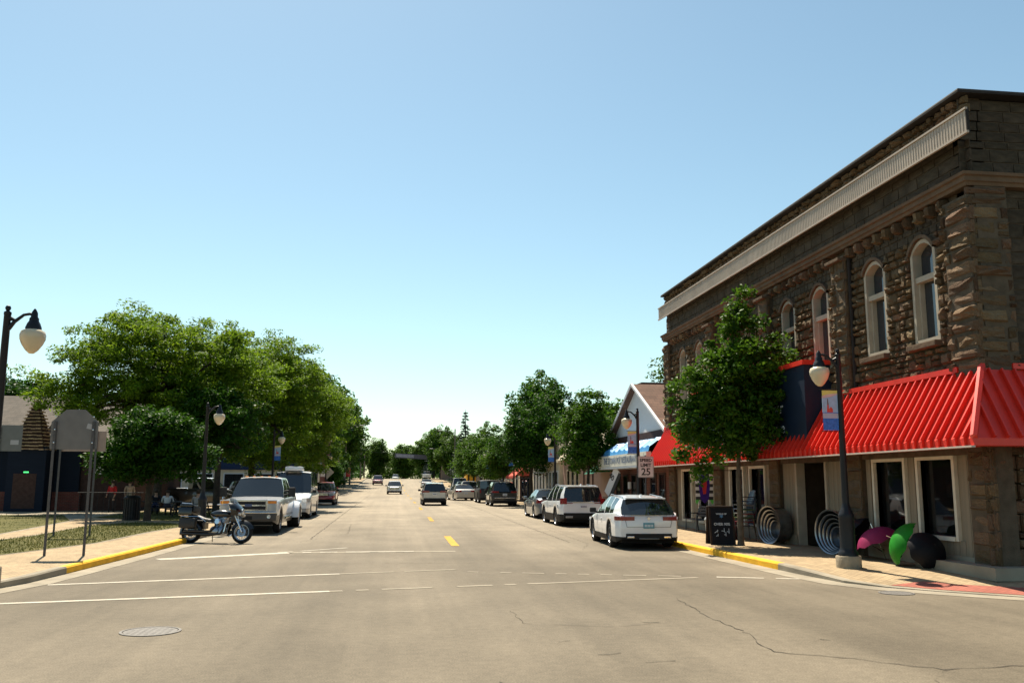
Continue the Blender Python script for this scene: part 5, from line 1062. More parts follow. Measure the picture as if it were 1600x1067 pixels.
# far woodland that closes the street and the backs of the lots
def woodland(name,label,boxes,n,size,seed,mt):
    g=np.random.default_rng(seed); C=[];Rr=[]
    for (x0,x1,y0,y1,h0,h1) in boxes:
        for _ in range(n):
            x=g.uniform(x0,x1); y=g.uniform(y0,y1); h=(h0+(h1-h0)*(.5+.5*math.sin(x*.31+seed)*math.cos(x*.13+y*.2)))*(.8+.4*g.random()); z=gz(y)+h*g.random()**.6; C.append([x,y,z]); Rr.append(g.uniform(.8,1.8))
    o=obj(name,leaf_mesh(name,C,Rr,34,size,mt,seed,.8,.5)); o['kind']='stuff'; o['label']=label; o['category']='woodland'; return o
woodland('woodland','distant belt of green woodland closing the end of the street',[(-90,-7,330,350,6,11),(-7,16,335,355,5,10),(16,110,325,350,7,12)],420,.7,3,LF_FAR)
woodland('undergrowth','dense bushes filling the lots behind the far left trees',[(-30,-8.6,136,200,2,5),(-16,-9,200,300,2,6)],300,.45,5,LF_DK)
woodland('undergrowth','dense bushes filling the lots behind the far right trees',[(11.5,34,140,200,2,5),(11,30,212,300,2,6)],300,.45,6,LF_MAP)
woodland('undergrowth','trees and bushes far behind the park buildings',[(-90,-36,105,125,5,9),(-36,-16,118,130,4,8)],300,.5,7,LF_DK)
# ================================================================ OTHER BUILDINGS
BRK=mat_brickish('red_brick',(.17,.05,.03),(.12,.037,.024),(.13,.10,.085),.22,.075,.008,'yz'); BRKX=mat_brickish('red_brick_x',(.17,.045,.035),(.12,.036,.027),(.13,.10,.085),.22,.075,.008,'xz'); SHG=mat_brickish('brown_shingle',(.15,.085,.06),(.115,.066,.047),(.08,.05,.04),.3,.14,.008,'xz',noise=.2); SHGG=mat_brickish('grey_shingle',(.14,.118,.10),(.11,.095,.082),(.09,.08,.07),.3,.14,.008,'xz',noise=.2)
WSID=mat('white_siding',(.60,.62,.64),.7,var=.05,stretch=(.2,.2,6)); SKYB=mat('blue_awning_metal',(.06,.26,.55),.45,var=.15); CRM=mat('cream_render',(.55,.48,.36),.85,var=.12,scale=1.5); PKB=mat('pink_brown_render',(.30,.20,.155),.85,var=.12,scale=.8); TANR=mat('tan_mansard',(.42,.37,.28),.8,var=.12); DBR=mat('dark_brown_wall',(.06,.035,.03),.85,var=.2)
def window(B_,x,y0,y1,z0,z1,m=TRIMG,ax='x',gl=GLS2,nm='window',mull=False):
    fr=MB(); t=.08
    def bx(a,b,c,d,o0,o1):
        if ax=='x': fr.box(x-o1,x-o0,a,b,c,d)
        else: fr.box(a,b,x-o1,x-o0,c,d)
    bx(y0-t,y0,z0-t,z1+t,-.05,.05); bx(y1,y1+t,z0-t,z1+t,-.05,.05); bx(y0,y1,z1,z1+t,-.05,.05); bx(y0,y1,z0-t,z0,-.05,.06)
    if mull: bx(y0,y1,(z0+z1)/2-.025,(z0+z1)/2+.025,-.03,.03)
    f=fr.build(nm,m,B_); g=MB(); 
    if ax=='x': g.box(x-.02,x+.0,y0,y1,z0,z1)
    else: g.box(y0,y1,x-.02,x,z0,z1)
    g.build('pane',gl,f); return f
# brick restaurant with white gable
RB=thing('restaurant_building','brick restaurant with white gable, blue wavy canopy and long sign beyond the stone building','building',(0,0,0))
RB.location=(11.3,36.0,0); X=0
mb=MB().box(0,9,0,9.6,.1,4.1); mb.build('wall',BRK,RB)
MB().prism([(-.05,4.1),(9.65,4.1),(4.8,6.35)],.02,.2,'yz').build('gable',WSID,RB)
mb=MB(); 
for s in(0,1):
    a=(-.25,3.98) if s==0 else (9.85,3.98); mb.add([(-.25,a[0],a[1]),(9,a[0],a[1]),(9,4.8,6.45),(-.25,4.8,6.45),(-.25,a[0],a[1]-.14),(9,a[0],a[1]-.14),(9,4.8,6.31),(-.25,4.8,6.31)],[(0,1,2,3),(4,5,6,7),(0,3,7,4),(0,1,5,4)])
mb.build('roof',SHG,RB)
for s in(0,1): MB().tube([(-.24,-.25 if s==0 else 9.85,3.98),(-.24,4.8,6.42)],.08,4).build('rake_board',WSID,RB)
MB().box(-.04,0,-.05,9.65,3.45,4.1).build('dark_band',DBR,RB)
cn=MB(); rows=[]
for i in range(41):
    y=i*9.4/40+.1; wv=.10*math.sin(i*1.55)+.05*math.sin(i*.7); rows.append([(-.05,y,3.75+wv*.3),(-.45,y,3.6+wv),(-.8,y,3.35+wv*.5),(-.85,y,3.15)])
cn.grid(rows).build('canopy',SKYB,RB)
sg=MB().box(-.92,-.70,.2,9.2,2.62,3.15).build('sign_board',mat('sign_cream',(.62,.60,.52),.6,var=.05),RB); text_on('THE STOWN POT RESTAURANT',.42,mat('sign_grey_letters',(.16,.20,.27),.6,var=0),'lettering',sg,(-.93,4.7,2.88),'-x',bold=.004)
for k in range(9): MB().box(-.928,-.921,.55+k*1.0,.58+k*1.0,2.68,3.09).build('sign_divider',mat('grey_line',(.3,.32,.36),.6,var=0),sg)
MB().box(-.9,0,.15,9.25,2.52,2.615).build('soffit',WSID,RB)
for y in(.6,1.9,3.5,5.1,6.6,8.0): window(RB,0,y,y+.75,.5,2.2,DBR)
DR=MB().box(-.04,.0,4.35,5.0,.15,2.25).build('door',DBR,RB); MB().box(-.05,-.041,4.45,4.9,.9,2.0).build('glazing',GLS2,DR)
MB().box(6,9,10,13,.1,6.9).build('rear_block',DBR,RB); MB().rbox((1.9,9.0,6.0),(1.4,1.5,1.9),b=.03).build('chimney',DBR,RB)
ln=MB().rbox((-.12,5.9,1.75),(.14,.2,.34),b=.3).build('wall_lantern',SFACE,RB)
# brown shop
BS2=thing('brown_shop','low brown rendered shop with tan mansard roof between restaurant and cream shopfront','building',(11.3,45.9,gz(52)))
MB().box(0,9,0,13.5,-.3,3.4).build('wall',PKB,BS2); MB().add([(-.35,-.0,3.2),(-.35,13.5,3.2),(.6,13.5,4.7),(.6,0,4.7),(.9,0,3.2),(.9,13.5,3.2)],[(0,1,2,3),(0,3,4),(1,5,2),(3,2,5,4)]).build('mansard',TANR,BS2); MB().box(.6,9,0,13.5,3.4,4.68).build('parapet',TANR,BS2)
for y in(8.2,9.6,11): window(BS2,0,y,y+.9,.6,2.5,CRM)
MB().box(-.8,0,.3,2.5,2.3,2.38).add([(-.9,.3,2.2),(-.9,2.6,2.2),(0,2.6,2.9),(0,.3,2.9)],[(0,1,2,3)]).build('green_awning',mat('green_canvas',(.012,.12,.075),.7,var=.1),BS2)
for y in(4.2,6.6): MB().tube([(-.06,y,.1),(-.06,y,3.2)],.04,6).build('downpipe',DBR,BS2)
RLB=thing('railing','dark metal railing in front of the brick restaurant','railing',(10.8,43.6,.15)); 
for k in range(9): MB().tube([(0,k*.25,0),(0,k*.25,1.0)],.012,5).build('baluster',LAMPB,RLB)
MB().tube([(0,-.1,1.0),(0,2.2,1.0)],.02,6).build('handrail',LAMPB,RLB)
# cream shopfront
CS=thing('cream_shop','cream shopfront with tall narrow windows beyond the broad dark street tree','building',(11.2,60.0,gz(65)))
MB().box(0,10,0,12,-.4,3.0).build('wall',CRM,CS); MB().box(-.15,10,-.1,12.1,3.0,3.25).build('cornice',CRM,CS)
MB().box(.2,10,0,12,3.25,4.6).build('parapet',TANR,CS)
for y in(.6,1.9,3.2,4.5,6,7.4,8.8,10.2): window(CS,0,y,y+.75,.5,2.4,WSID)
# red awning shop, further shops
RA=thing('red_awning_shop','narrow shop with a red awning and dark blue doors behind the lamp banner','building',(11.2,72.2,gz(75))); MB().box(0,10,0,7,-.4,4.6).build('wall',BRK,RA); MB().add([(-1.3,.4,2.2),(-1.3,6.6,2.2),(0,6.6,3.3),(0,.4,3.3),(-1.3,.4,2.0),(-1.3,6.6,2.0)],[(0,1,2,3),(0,1,5,4)]).add([(-1.3,.4,2.2),(0,.4,3.3),(0,.4,2.2)],[(0,1,2)]).build('awning',mat('red_canvas',(.55,.10,.07),.8,var=.1),RA)
for y in(.6,2.4,4.4): window(RA,0,y,y+1.3,.4,2.0,mat('blue_frame',(.02,.05,.12),.5,var=.1))
GB=thing('gabled_shop','tan gabled house front between the street trees','building',(11.6,79.5,gz(84))); MB().box(0,9,0,9,-.4,3.6).build('wall',CRM,GB); MB().prism([(0,3.6),(9,3.6),(4.5,6.2)],.02,.2,'yz').build('gable',TANR,GB); MB().add([(-.2,-.3,3.5),(9,-.3,3.5),(9,4.5,6.3),(-.2,4.5,6.3),(-.2,9.3,3.5),(9,9.3,3.5)],[(0,1,2,3),(3,2,5,4)]).build('roof',SHG,GB)
for y in(.8,3.6,6.5): window(GB,0,y,y+1.4,.5,2.3,WSID)
for k,(y,ln,hh,m,lb) in enumerate(((90,13,3.8,PKB,'pink brown shop behind the small street trees'),(105,14,4.2,CRM,'pale shop behind the tall white van'),(121,12,3.6,BRK,'brick shop near the yellow box truck'))):
    b=thing('row_shop',lb,'building',(11.8,y,gz(y+6)),0,'row of small shops'); MB().box(0,9,0,ln,-.5,hh).build('wall',m,b); MB().box(-.2,9,-.1,ln+.1,hh,hh+.25).build('cornice',TANR,b)
    for j in range(4): window(b,0,.8+j*3,2.6+j*3,.5,2.3,WSID)
FS=thing('far_shed','grey shed front beside the far right utility pole','building',(14,208,gz(210))); MB().box(-2.6,2.6,0,6,-.5,3.0).build('wall',PKB,FS); MB().prism([(-2.9,3.0),(2.9,3.0),(0,3.9)],-.2,6.2,'xz').build('roof',SHG,FS)
# ---- left: corner building with cedar shingle turret
LB=thing('corner_building','dark blue building with brown shingle roof, brick base and cedar turret behind the park lawn','building',(-20,51.8,gz(52)+.1))
BLUE=mat('navy_siding',(.010,.015,.028),.75,var=.15,stretch=(.3,.3,8)); MB().box(-22,3.2,0,14,1.05,3.7).build('wall',BLUE,LB); MB().box(-22.1,3.3,-.12,14,-.3,1.05).build('brick_base',BRKX,LB)
MB().add([(-22.5,-.6,3.5),(1.0,-.6,3.5),(1.0,4.6,6.6),(-22.5,4.6,6.6),(-22.5,10,3.5),(1,10,3.5),(-22.5,-.6,3.36),(1.0,-.6,3.36)],[(0,1,2,3),(3,2,5,4),(0,1,7,6),(1,5,2)]).build('roof',SHGG,LB)
MB().add([(.6,-.4,3.5),(6.2,-.4,3.5),(4.8,6,6.35),(2.0,6,6.35),(.6,12,3.5),(6.2,12,3.5)],[(0,1,2,3),(1,5,2),(3,2,5,4)]).build('roof',SHGG,LB); MB().box(3.2,6.0,.2,11,-.3,3.5).build('wall',DBR,LB)
CED=mat('cedar_shingle',(.30,.22,.14),.8,var=.3,scale=4,rnd=.3); TU=MB().box(-.95,.95,-.75,.75,-.2,3.4).build('turret',BLUE,LB); TU.location=(.95,-.6,0)
shm=MB().add([(-.5,-.5,0),(.5,-.5,0),(.5,.5,0),(-.5,.5,0),(-.5,-.5,.35),(.5,-.5,.35),(.5,.5,.0),(-.5,.5,.0)],[(0,1,5,4),(4,5,6,7),(0,4,7),(1,6,5),(0,3,2,1)]).mesh('shingle',CED)
rows=15; rg=random.Random(5)
MB().add([(-.78,-.78,3.3),(.78,-.78,3.3),(.78,.78,3.3),(-.78,.78,3.3),(-.42,-.42,4.7),(.42,-.42,4.7),(.42,.42,4.7),(-.42,.42,4.7),(0,0,6.05)],[(0,1,5,4),(1,2,6,5),(2,3,7,6),(3,0,4,7),(4,5,8),(5,6,8),(6,7,8),(7,4,8)]).build('turret_core',DBR,TU)
for r_ in range(rows):
    z=3.25+2.75*r_/rows; f=r_/rows; hw=.86-.52*(f/.5) *.85 if f<.5 else (.86-.442)*(1-(f-.5)/.5)+.05
    n=max(2,int(hw*2/.22))
    for sd in range(3):
        a=(0,R(90),R(-90))[sd]
        for k in range(n):
            o=obj('shingle',shm,TU); u=-hw+2*hw*(k+.5)/n; d=hw+.03; lx,ly=(u,-d) 
            ca,sa=math.cos(a),math.sin(a); o.location=(lx*ca-ly*sa,lx*sa+ly*ca,z+rg.uniform(-.015,.015)); o.rotation_euler=(R(12),0,a); o.scale=(2*hw/n*.96,.13,.20)
window(LB,-.02,-3.1,-1.75,1.2,2.55,mat('white_frame',(.55,.56,.6),.6,var=.05),'y',GLS,mull=True); window(LB,-.02,-8.1,-6.7,1.2,2.55,MATS['white_frame'],'y',GLS,mull=True)
op=MB().box(.85,1.1,-1.375,-1.36,2.04,2.11).build('open_sign',mat('green_neon',(.05,.5,.12),.5,var=0,emit=(.1,1,.25,.7)),LB); MB().box(.35,1.5,-1.36,-1.352,.2,2.0).build('door',DBR,LB); MB().box(3.9,4.5,.17,.19,2.0,2.4).build('notice',SFACE,LB)
# railing of the ramp
RL=thing('ramp_railing','dark metal ramp railing beside the corner building entrance','railing',(-16.0,49.6,gz(50)+.15));
for k in range(12): MB().tube([(k*.3,0,0),(k*.3,0,1.0)],.015,5).build('baluster',LAMPB,RL)
MB().tube([(-.1,0,1.0),(3.4,0,1.0)],.025,6).build('handrail',LAMPB,RL)
# parking-lot buildings behind the locusts
WB_=thing('blue_white_building','long building with blue upper band and pale shopfront behind the van','building',(-22,88,gz(88))); MB().box(0,14.4,0,10,-.4,2.7).build('wall',CRM,WB_); MB().box(-.1,14.45,-.15,10,2.7,4.9).build('blue_band',mat('blue_band_paint',(.014,.03,.075),.6,var=.15),WB_)
for x in(.8,3.6,6.4,9.2,11.8): window(WB_,0,x,x+1.7,.7,2.3,WSID,'y')
GW=thing('grey_house','grey house with dark roof beyond the parking lot','building',(-33,92,gz(92))); MB().box(0,9,0,8,-.4,3.4).build('wall',WSID,GW); MB().add([(-.4,-.4,3.3),(9.4,-.4,3.3),(9.4,4,5.6),(-.4,4,5.6),(-.4,8.4,3.3),(9.4,8.4,3.3)],[(0,1,2,3),(3,2,5,4),(0,3,4),(1,5,2)]).build('roof',SHGG,GW)
for x in(1,4,6.8): window(GW,0,x,x+1.2,1.0,2.4,DBR,'y')
# brick building with painted name sign
BB=thing('brick_building','two storey red brick building with navy name sign on its side wall','building',(-13.2,98,gz(98))); MB().box(0,5.6,0,16,-.4,6.5).build('wall',BRKX,BB); MB().box(-.1,5.7,-.1,16.1,6.5,6.7).build('parapet_cap',TANR,BB); MB().prism([(3.6,6.5),(5.7,6.5),(4.65,7.9)],6,6.3,'xz').build('gable',BRKX,BB)
sg=MB().box(2.6,4.6,-.06,-.0,4.9,6.0).build('name_sign',mat('sign_navy',(.02,.02,.06),.6,var=.05),BB); text_on('THE BOOK',.36,SFACE,'lettering',sg,(3.6,-.075,5.65),'-y',bold=.01)
mb=MB(); mb.tube([(2.8+.08*k,-.07,5.2+.08*math.sin(k*1.7)) for k in range(21)],.03,4); mb.build('script_line',SFACE,sg)
MB().box(-.12,.0,-.03,.0,-.2,5.4).box(.5,.62,-.06,0,-.2,5.6).build('downpipe',WSID,BB)
window(BB,-.01,1.6,2.4,2.8,4.4,DBR,'y')
# ================================================================ SHOP STREET ITEMS
TANK=mat('galvanised_tank',(.26,.275,.30),.28,.95,var=.15,scale=8)
def tank_stack(label,x,y,rz):
    t=thing('stock_tank_stack',label,'metal tanks',(x,y,.33),rz,'nested round stock tanks')
    for k,(r,dx) in enumerate(((.52,0),(.45,-.07),(.385,-.14),(.32,-.20),(.26,-.25))):
        dpt=.46; pr=[]
        n=9
        pr=[(r+.018,-.0-dx*0),(r+.022,.012),(r+.005,.02)]
        for i in range(n): h_=.03+(dpt-.06)*i/(n-1); pr.append((r*.985-(.010 if i%2 else 0)-.03*i/(n-1),h_))
        pr+=[(r*.9,dpt),(r*.85,dpt-.02),(.001,dpt-.02)]
        prin=[(a-.012 if a>.02 else a,b) for a,b in pr[::-1]]
        o=MB().lathe(pr+[(.001,dpt-.03)]+[(max(.001,a-.012),max(0.0,b-.012)) for a,b in pr[::-1][2:]],36,axis='x').build('tank',TANK,t,35); o.location=(.06*k,0,.54-(.54-r-.0)*.55-.0)
    return t
tank_stack('nested galvanised tanks on edge on the tree side of the brown doorway',10.62,24.75,R(14)).location.z=.15; tank_stack('nested galvanised tanks on edge between the doorway and the lamp post',10.55,20.95,R(16)).location.z=.15
AF=thing('a_frame_sign','black a-frame chalkboard reading over 90 percent beside the street tree trunk','sign board',(9.2,24.75,.15),R(-8)); CHK=mat('chalkboard',(.015,.014,.017),.7,var=.1); FRM=mat('dark_wood_frame',(.035,.022,.016),.6,var=.15)
for s in(-1,1):
    q=MB().obox((0,s*.24,.52),(.62,.03,1.06),rx=R(s*12)).build('board',CHK,AF); MB().obox((-.32,s*.24,.52),(.05,.045,1.08),rx=R(s*12)).obox((.32,s*.24,.52),(.05,.045,1.08),rx=R(s*12)).obox((0,s*.135,1.03),(.66,.045,.05),rx=R(s*12)).build('frame',FRM,AF)
chalk=mat('chalk_white',(.5,.5,.52),.9,var=.1)
def ck(s,z,size,m=chalk):
    o=obj('lettering',text_mesh(s,size,m,'lettering',bold=.003),AF); yy=-.24-.022-(.52-z)*math.tan(R(12)); o.location=(0,yy,z); o.rotation_euler=(R(90-12),0,0)
ck('OVER 90%',.56,.10); ck('WORLD OF',.84,.055)
mb=MB()
for x,z,sx,sz in((-.17,.36,.12,.07),(.02,.38,.09,.12),(.15,.36,.05,.14),(-.16,.25,.05,.07),(.06,.28,.03,.12)): mb.obox((x,-.24-.02-(.52-z)*.2126,z),(sx,.006,.018),rx=R(-12),ry=R(x*200)); mb.obox((x+.03,-.24-.02-(.52-z)*.2126,z+.02),(.015,.006,sz),rx=R(-12))
mb.build('chalk_marks',chalk,AF); ck('*',.74,.22,mat('chalk_blue',(.15,.3,.5),.9,var=.1))
BE=thing('bench','dark metal bench against the shop wall behind the white wagon','bench',(10.75,31.2,.15),R(-90)); BM=mat('dark_bench_metal',(.02,.025,.035),.5,var=.1)
for k in range(4): MB().rbox((0,-.2+k*.11,.44),(1.3,.085,.03),b=.3).build('slat',BM,BE)
for k in range(4): MB().rbox((0,.24+.03*k,.56+k*.1),(1.3,.025,.08),b=.3).build('back_slat',BM,BE)
for s in(-.58,.58): MB().tube([(s,-.22,0),(s,-.2,.43),(s,.2,.43),(s,.36,.92)],.022,6).tube([(s,.2,.43),(s,.26,0)],.022,6).tube([(s,-.2,.43),(s,-.2,.64),(s,.24,.64)],.02,6).build('end_frame',BM,BE)
# stacked patio chairs by the pier
chc=[(.03,.03,.035),(.2,.02,.03),(.10,.16,.04),(.25,.27,.26),(.03,.05,.10),(.02,.02,.02)]
for k in range(6):
    t=thing('patio_chair','%s metal patio chair, number %d up in the stack by the stone pier'%(('charcoal','dark red','olive','pale grey','navy','black')[k],k+1),'chair',(10.55,26.3+k*.02,.15+k*.125),R(-90),'stacked patio chairs'); m=mat('chair_paint_%d'%k,chc[k],.4,var=.1,coat=.3)
    MB().rbox((0,0,.43),(.46,.44,.02),b=.3).build('seat',m,t); bk=[]
    MB().grid([[(-.24,.2,.45),(-.12,.24,.45),(.12,.24,.45),(.24,.2,.45)],[(-.25,.26,.62),(-.12,.31,.62),(.12,.31,.62),(.25,.26,.62)],[(-.22,.33,.82),(-.11,.38,.86),(.11,.38,.86),(.22,.33,.82)]]).build('backrest',m,t,60)
    for sx in(-1,1):
        for sy in(-1,1): MB().tube([(sx*.21,sy*.2,.43),(sx*.255,sy*.25,0 if k==0 else .0)],.013,6).build('leg',m,t)
        MB().tube([(sx*.23,-.22,.43),(sx*.28,-.22,.66),(sx*.28,.24,.66)],.013,6).build('arm',m,t)
# display by the tree: crates with shiny tubs
for k,(x,y,z,c,lb) in enumerate(((10.3,27.6,.15,(.16,.24,.14),'green plastic tub on the pavement behind the chalkboard sign'),(10.25,28.2,.15,(.30,.32,.33),'grey plastic tub beside the green tub behind the chalkboard sign'),(10.35,27.0,.15,(.16,.03,.03),'dark red crate behind the street tree trunk'))):
    t=thing('storage_tub',lb,'tub',(x,y,z),R(20*k)); m=mat('tub_%d'%k,c,.35,var=.1); MB().lathe([(.001,.02),(.24,.0),(.27,.5),(.30,.52),(.30,.55),(.27,.55),(.25,.06),(.001,.05)],20,sc=(1,.8)).build('bowl',m,t,40); MB().lathe([(.30,.551),(.28,.60),(.15,.68),(.001,.70)],20,sc=(1,.8)).build('lid',mat('clear_film',(.28,.29,.30),.2,var=.2,scale=12),t,50)
# hanging flag
HF=thing('garden_flag','striped black and white hanging flag with purple shield shape outside the shop','flag',(10.35,29.2,1.2),R(0)); 
STR=[]; 
for k in range(8): MB().box(-.30,.30,-.006,.006,.10+k*.105,.10+(k+1)*.105).build('stripe',SFACE if k%2 else SBLK,HF)
MB().prism([(-.17,.96),(.17,.96),(.19,.5),(.14,.12),(0,-.02),(-.14,.12),(-.19,.5)],-.010,.010,'xz').build('shield',mat('purple_cloth',(.05,.02,.17),.8,var=.3),HF); MB().prism([(-.32,.95),(.32,.95),(.32,1.06),(-.32,1.06)],-.011,.011,'xz').build('green_hem',mat('green_cloth',(.12,.42,.08),.8,var=.1),HF)
MB().prism([(-.07,.8),(.07,.8),(.09,.62),(.05,.3),(-.05,.28),(-.09,.6)],-.013,.013,'xz').build('red_motif',SRED,HF); MB().tube([(-.36,0,1.07),(1.0,0,1.07)],.012,6).build('flag_rod',LAMPB,HF)
for s in(-1,1): MB().prism([(s*.30,.1),(s*.18,.1),(s*.26,-.05),(s*.31,.02)],-.009,.009,'xz').build('green_tail',MATS['green_cloth'],HF)
# open umbrellas lying at the shop window
def umbrella(label,loc,rot,c,stripe=None):
    t=thing('umbrella',label,'umbrella',loc,0,'display umbrellas'); t.rotation_euler=rot; m=mat('umbrella_'+'_'.join('%d'%int(v*99) for v in c),c,.55,var=.12,scale=6); b=m.node_tree.nodes['Principled BSDF']
    rows=[]
    for j in range(7):
        f=j/6; rows.append([])
        for i in range(32):
            a=2*PI*i/32; sc_=1-.06*f*f*(math.cos(8*a)*.5+.5); r=.50*math.sin(f*1.25)/math.sin(1.25)*sc_; rows[-1].append((r*math.cos(a),r*math.sin(a),.32*(math.cos(f*1.25)-math.cos(1.25))/(1-math.cos(1.25))*1.0+.02*f*f*math.cos(8*a)))
    MB().grid(rows,True).build('canopy',m,t,40); MB().tube([(0,0,.42),(0,0,-.52)],.008,6).build('shaft',CHR,t); MB().tube([(0,0,-.52),(0,0,-.60),(.03,0,-.64),(.06,0,-.6)],.013,6).build('handle',PLASTIC,t)
    for i in range(8): a=2*PI*i/8; MB().tube([(0,0,.05),(.3*math.cos(a),.3*math.sin(a),.19)],.004,4).build('rib',CHR,t)
    return t
umbrella('green translucent umbrella lying open between the pink and black ones',(10.72,17.95,.58),(R(-28),R(-62),0),(.014,.18,.014)); umbrella('pink umbrella propped open at the shop window',(10.86,19.3,.55),(R(-10),R(-18),0),(.22,.02,.075)); umbrella('black umbrella open at the pier by the corner',(10.80,17.35,.50),(R(58),R(-40),R(20)),(.008,.008,.01)).scale=(.8,.8,.8)
umbrella('second black umbrella behind the pink one',(10.75,20.0,.62),(R(-40),R(-50),0),(.012,.01,.012))
# shop-window goods seen through the glass
for k,(y,z0,sx,sy,h_,c,lb) in enumerate(((17.35,.95,.2,.42,.5,(.42,.42,.08),'yellow green boxed toy in the shop window by the corner pier'),(17.9,.95,.18,.2,.32,(.5,.5,.5),'white boxed item beside the yellow green toy in the shop window'),(19.2,.95,.16,.16,.5,(.1,.3,.5),'blue bottle display in the shop window by the lamp'),(19.62,.95,.2,.25,.4,(.45,.08,.08),'red boxed item in the shop window by the lamp'),(17.6,1.55,.1,.6,.3,(.5,.5,.47),'white poster card hanging in the shop window by the corner'),(19.4,1.6,.1,.35,.35,(.12,.2,.4),'blue poster card hanging in the shop window by the lamp'))):
    t=thing('window_display',lb,'goods',(11.72,y,z0)); MB().rbox((0,0,h_/2),(sx,sy,h_),b=.12).build('carton',mat('goods_%d'%k,c,.6,var=.3,scale=7),t,40); MB().box(-sx/2-.006,-sx/2-.002,-sy*.3,sy*.3,h_*.35,h_*.7).build('label_panel',SFACE if k%2==0 else BCOL['yel'],t)
WSH=thing('window_shelf','dark display shelf behind the shop windows by the corner','shelf',(11.5,16.9,.15)); MB().box(.0,.5,0,3.3,.72,.79).build('shelf_board',FRM,WSH)
for y in(.05,1.6,3.2): MB().box(.05,.45,y,y+.05,.0,.72).build('support',FRM,WSH)
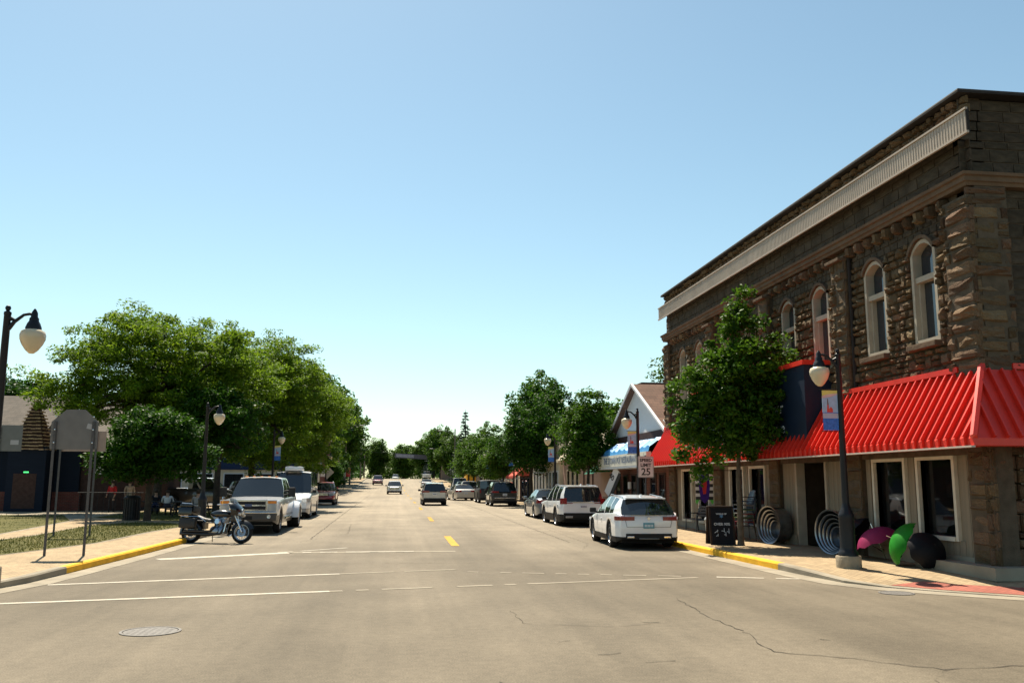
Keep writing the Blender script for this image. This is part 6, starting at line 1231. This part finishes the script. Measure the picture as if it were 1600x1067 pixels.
# ================================================================ PARK: benches, people, bin
def person(label,loc,rz,shirt,trouser,pose='stand',skin=(.38,.24,.17),hair=(.05,.035,.025)):
    t=thing('person',label,'person',loc,rz,'people under the park trees')
    if pose=='stand': J={'pel':(0,0,.95),'ch':(0,.0,1.28),'nk':(0,0,1.47),'hd':(0,.01,1.62),'sl':(-.19,0,1.42),'el':(-.25,.02,1.13),'wl':(-.22,.14,.90),'hl':(-.21,.17,.82),'sr':(.19,0,1.42),'er':(.25,.02,1.13),'wr':(.22,.16,.92),'hr':(.21,.2,.85),'kl':(-.11,.02,.5),'al':(-.12,-.02,.09),'tl':(-.13,.14,.035),'kr':(.11,.04,.5),'ar':(.12,.02,.09),'tr':(.13,.18,.035),'jl':(-.09,0,.9),'jr':(.09,0,.9)}
    else: J={'pel':(0,0,.52),'ch':(0,-.02,.86),'nk':(0,0,1.04),'hd':(0,.05,1.19),'sl':(-.19,0,.99),'el':(-.26,.12,.74),'wl':(-.16,.34,.66),'hl':(-.12,.40,.66),'sr':(.19,0,.99),'er':(.26,.12,.74),'wr':(.16,.34,.66),'hr':(.12,.40,.66),'kl':(-.12,.44,.50),'al':(-.12,.42,.09),'tl':(-.13,.58,.035),'kr':(.12,.44,.50),'ar':(.12,.46,.09),'tr':(.13,.62,.035),'jl':(-.1,.04,.5),'jr':(.1,.04,.5)}
    Rd={'pel':.15,'ch':.155,'nk':.055,'hd':.10,'sl':.062,'el':.045,'wl':.03,'hl':.035,'sr':.062,'er':.045,'wr':.03,'hr':.035,'kl':.06,'al':.04,'tl':.035,'kr':.06,'ar':.04,'tr':.035,'jl':.085,'jr':.085}
    E=[('pel','ch'),('ch','nk'),('nk','hd'),('ch','sl'),('sl','el'),('el','wl'),('wl','hl'),('ch','sr'),('sr','er'),('er','wr'),('wr','hr'),('pel','jl'),('jl','kl'),('kl','al'),('al','tl'),('pel','jr'),('jr','kr'),('kr','ar'),('ar','tr')]
    ks=list(J); me=bpy.data.meshes.new('body'); me.from_pydata([J[k] for k in ks],[(ks.index(a),ks.index(b)) for a,b in E],[]); o=obj('body',me); sk=o.modifiers.new('s','SKIN'); 
    for k,v in zip(ks,me.skin_vertices[0].data): r=Rd[k]; v.radius=(r,r*(.75 if k in('ch','pel') else 1)); v.use_root=(k=='pel')
    o.modifiers.new('d','SUBSURF').levels=2
    dg=bpy.context.evaluated_depsgraph_get(); m2=bpy.data.meshes.new_from_object(o.evaluated_get(dg)); bpy.data.objects.remove(o)
    cs=[mat('skin',skin,.6,var=.05),mat('shirt_%d_%d_%d'%tuple(int(q*99) for q in shirt),shirt,.85,var=.12),mat('trousers_%d_%d_%d'%tuple(int(q*99) for q in trouser),trouser,.85,var=.12),PLASTIC]; m2.materials.clear()
    for c in cs: m2.materials.append(c)
    K=np.array([J[k] for k in ks])
    for p in m2.polygons:
        k=ks[int(np.argmin(((K-np.array(p.center))**2).sum(1)))]; p.material_index=0 if k in('hd','nk','wl','wr','hl','hr') else 1 if k in('ch','sl','sr','el','er') else 3 if k in('tl','tr','al','ar') else 2; p.use_smooth=True
    b=obj('body',m2,t); hd=J['hd']; MB().lathe([(.001,.125),(.06,.11),(.098,.06),(.105,0),(.09,-.05),(.07,-.06)],14,c=(hd[0],hd[1]-.015,hd[2]+.02)).build('hair',mat('hair',hair,.7,var=.2),t,60)
    return t
def picnic(label,x,y,rz):
    t=thing('picnic_table',label,'table',(x,y,.155),rz); m=mat('dark_table',(.03,.028,.026),.6,var=.15)
    for k in range(5): MB().box(-.9,.9,-.38+k*.155,-.24+k*.155,.72,.76).build('plank',m,t)
    for s in(-1,1): MB().box(-.9,.9,s*.72-.14,s*.72+.14,.42,.46).build('bench_plank',m,t)
    for s in(-.65,.65): MB().tube([(s,-.8,0),(s,-.2,.72)],.03,5).tube([(s,.8,0),(s,.2,.72)],.03,5).tube([(s,-.78,.40),(s,.78,.40)],.03,5).build('leg_frame',m,t)
picnic('dark picnic table on the lawn behind the small dense tree',-11.0,46.0,R(10)); picnic('dark picnic table beside the motorcycles under the trees',-9.2,44.0,R(-5))
person('person in a pale shirt sitting at the picnic table behind the small dense tree',(-10.6,45.25,.15),R(5),(.55,.55,.56),(.05,.05,.07),'sit'); person('person in a black top sitting at the picnic table under the trees',(-11.5,46.75,.15),R(190),(.02,.02,.025),(.04,.05,.1),'sit')
person('person in a red shirt standing by the corner building entrance',(-14.6,50.3,.17),R(160),(.45,.03,.03),(.05,.04,.04)); person('person in a tan shirt standing next to the one in red',(-13.9,50.9,.17),R(200),(.45,.32,.22),(.3,.27,.22))
person('person in a grey shirt sitting on the bench side behind the motorcycles',(-8.8,43.25,.15),R(0),(.3,.3,.32),(.03,.03,.04),'sit')
TB=thing('litter_bin','black slatted litter bin beside the small dense tree trunk','bin',(-10.95,40.6,.155)); MB().lathe([(.30,0),(.30,.95)],20).build('liner',PLASTIC,TB)
for k in range(20): a=2*PI*k/20; MB().obox((.33*math.cos(a),.33*math.sin(a),.5),(.05,.02,.95),rz=a+PI/2).build('slat',LAMPB,TB)
MB().lathe([(.34,.95),(.36,1.0),(.25,1.08),(.18,1.1)],20).build('lid',LAMPB,TB,40)
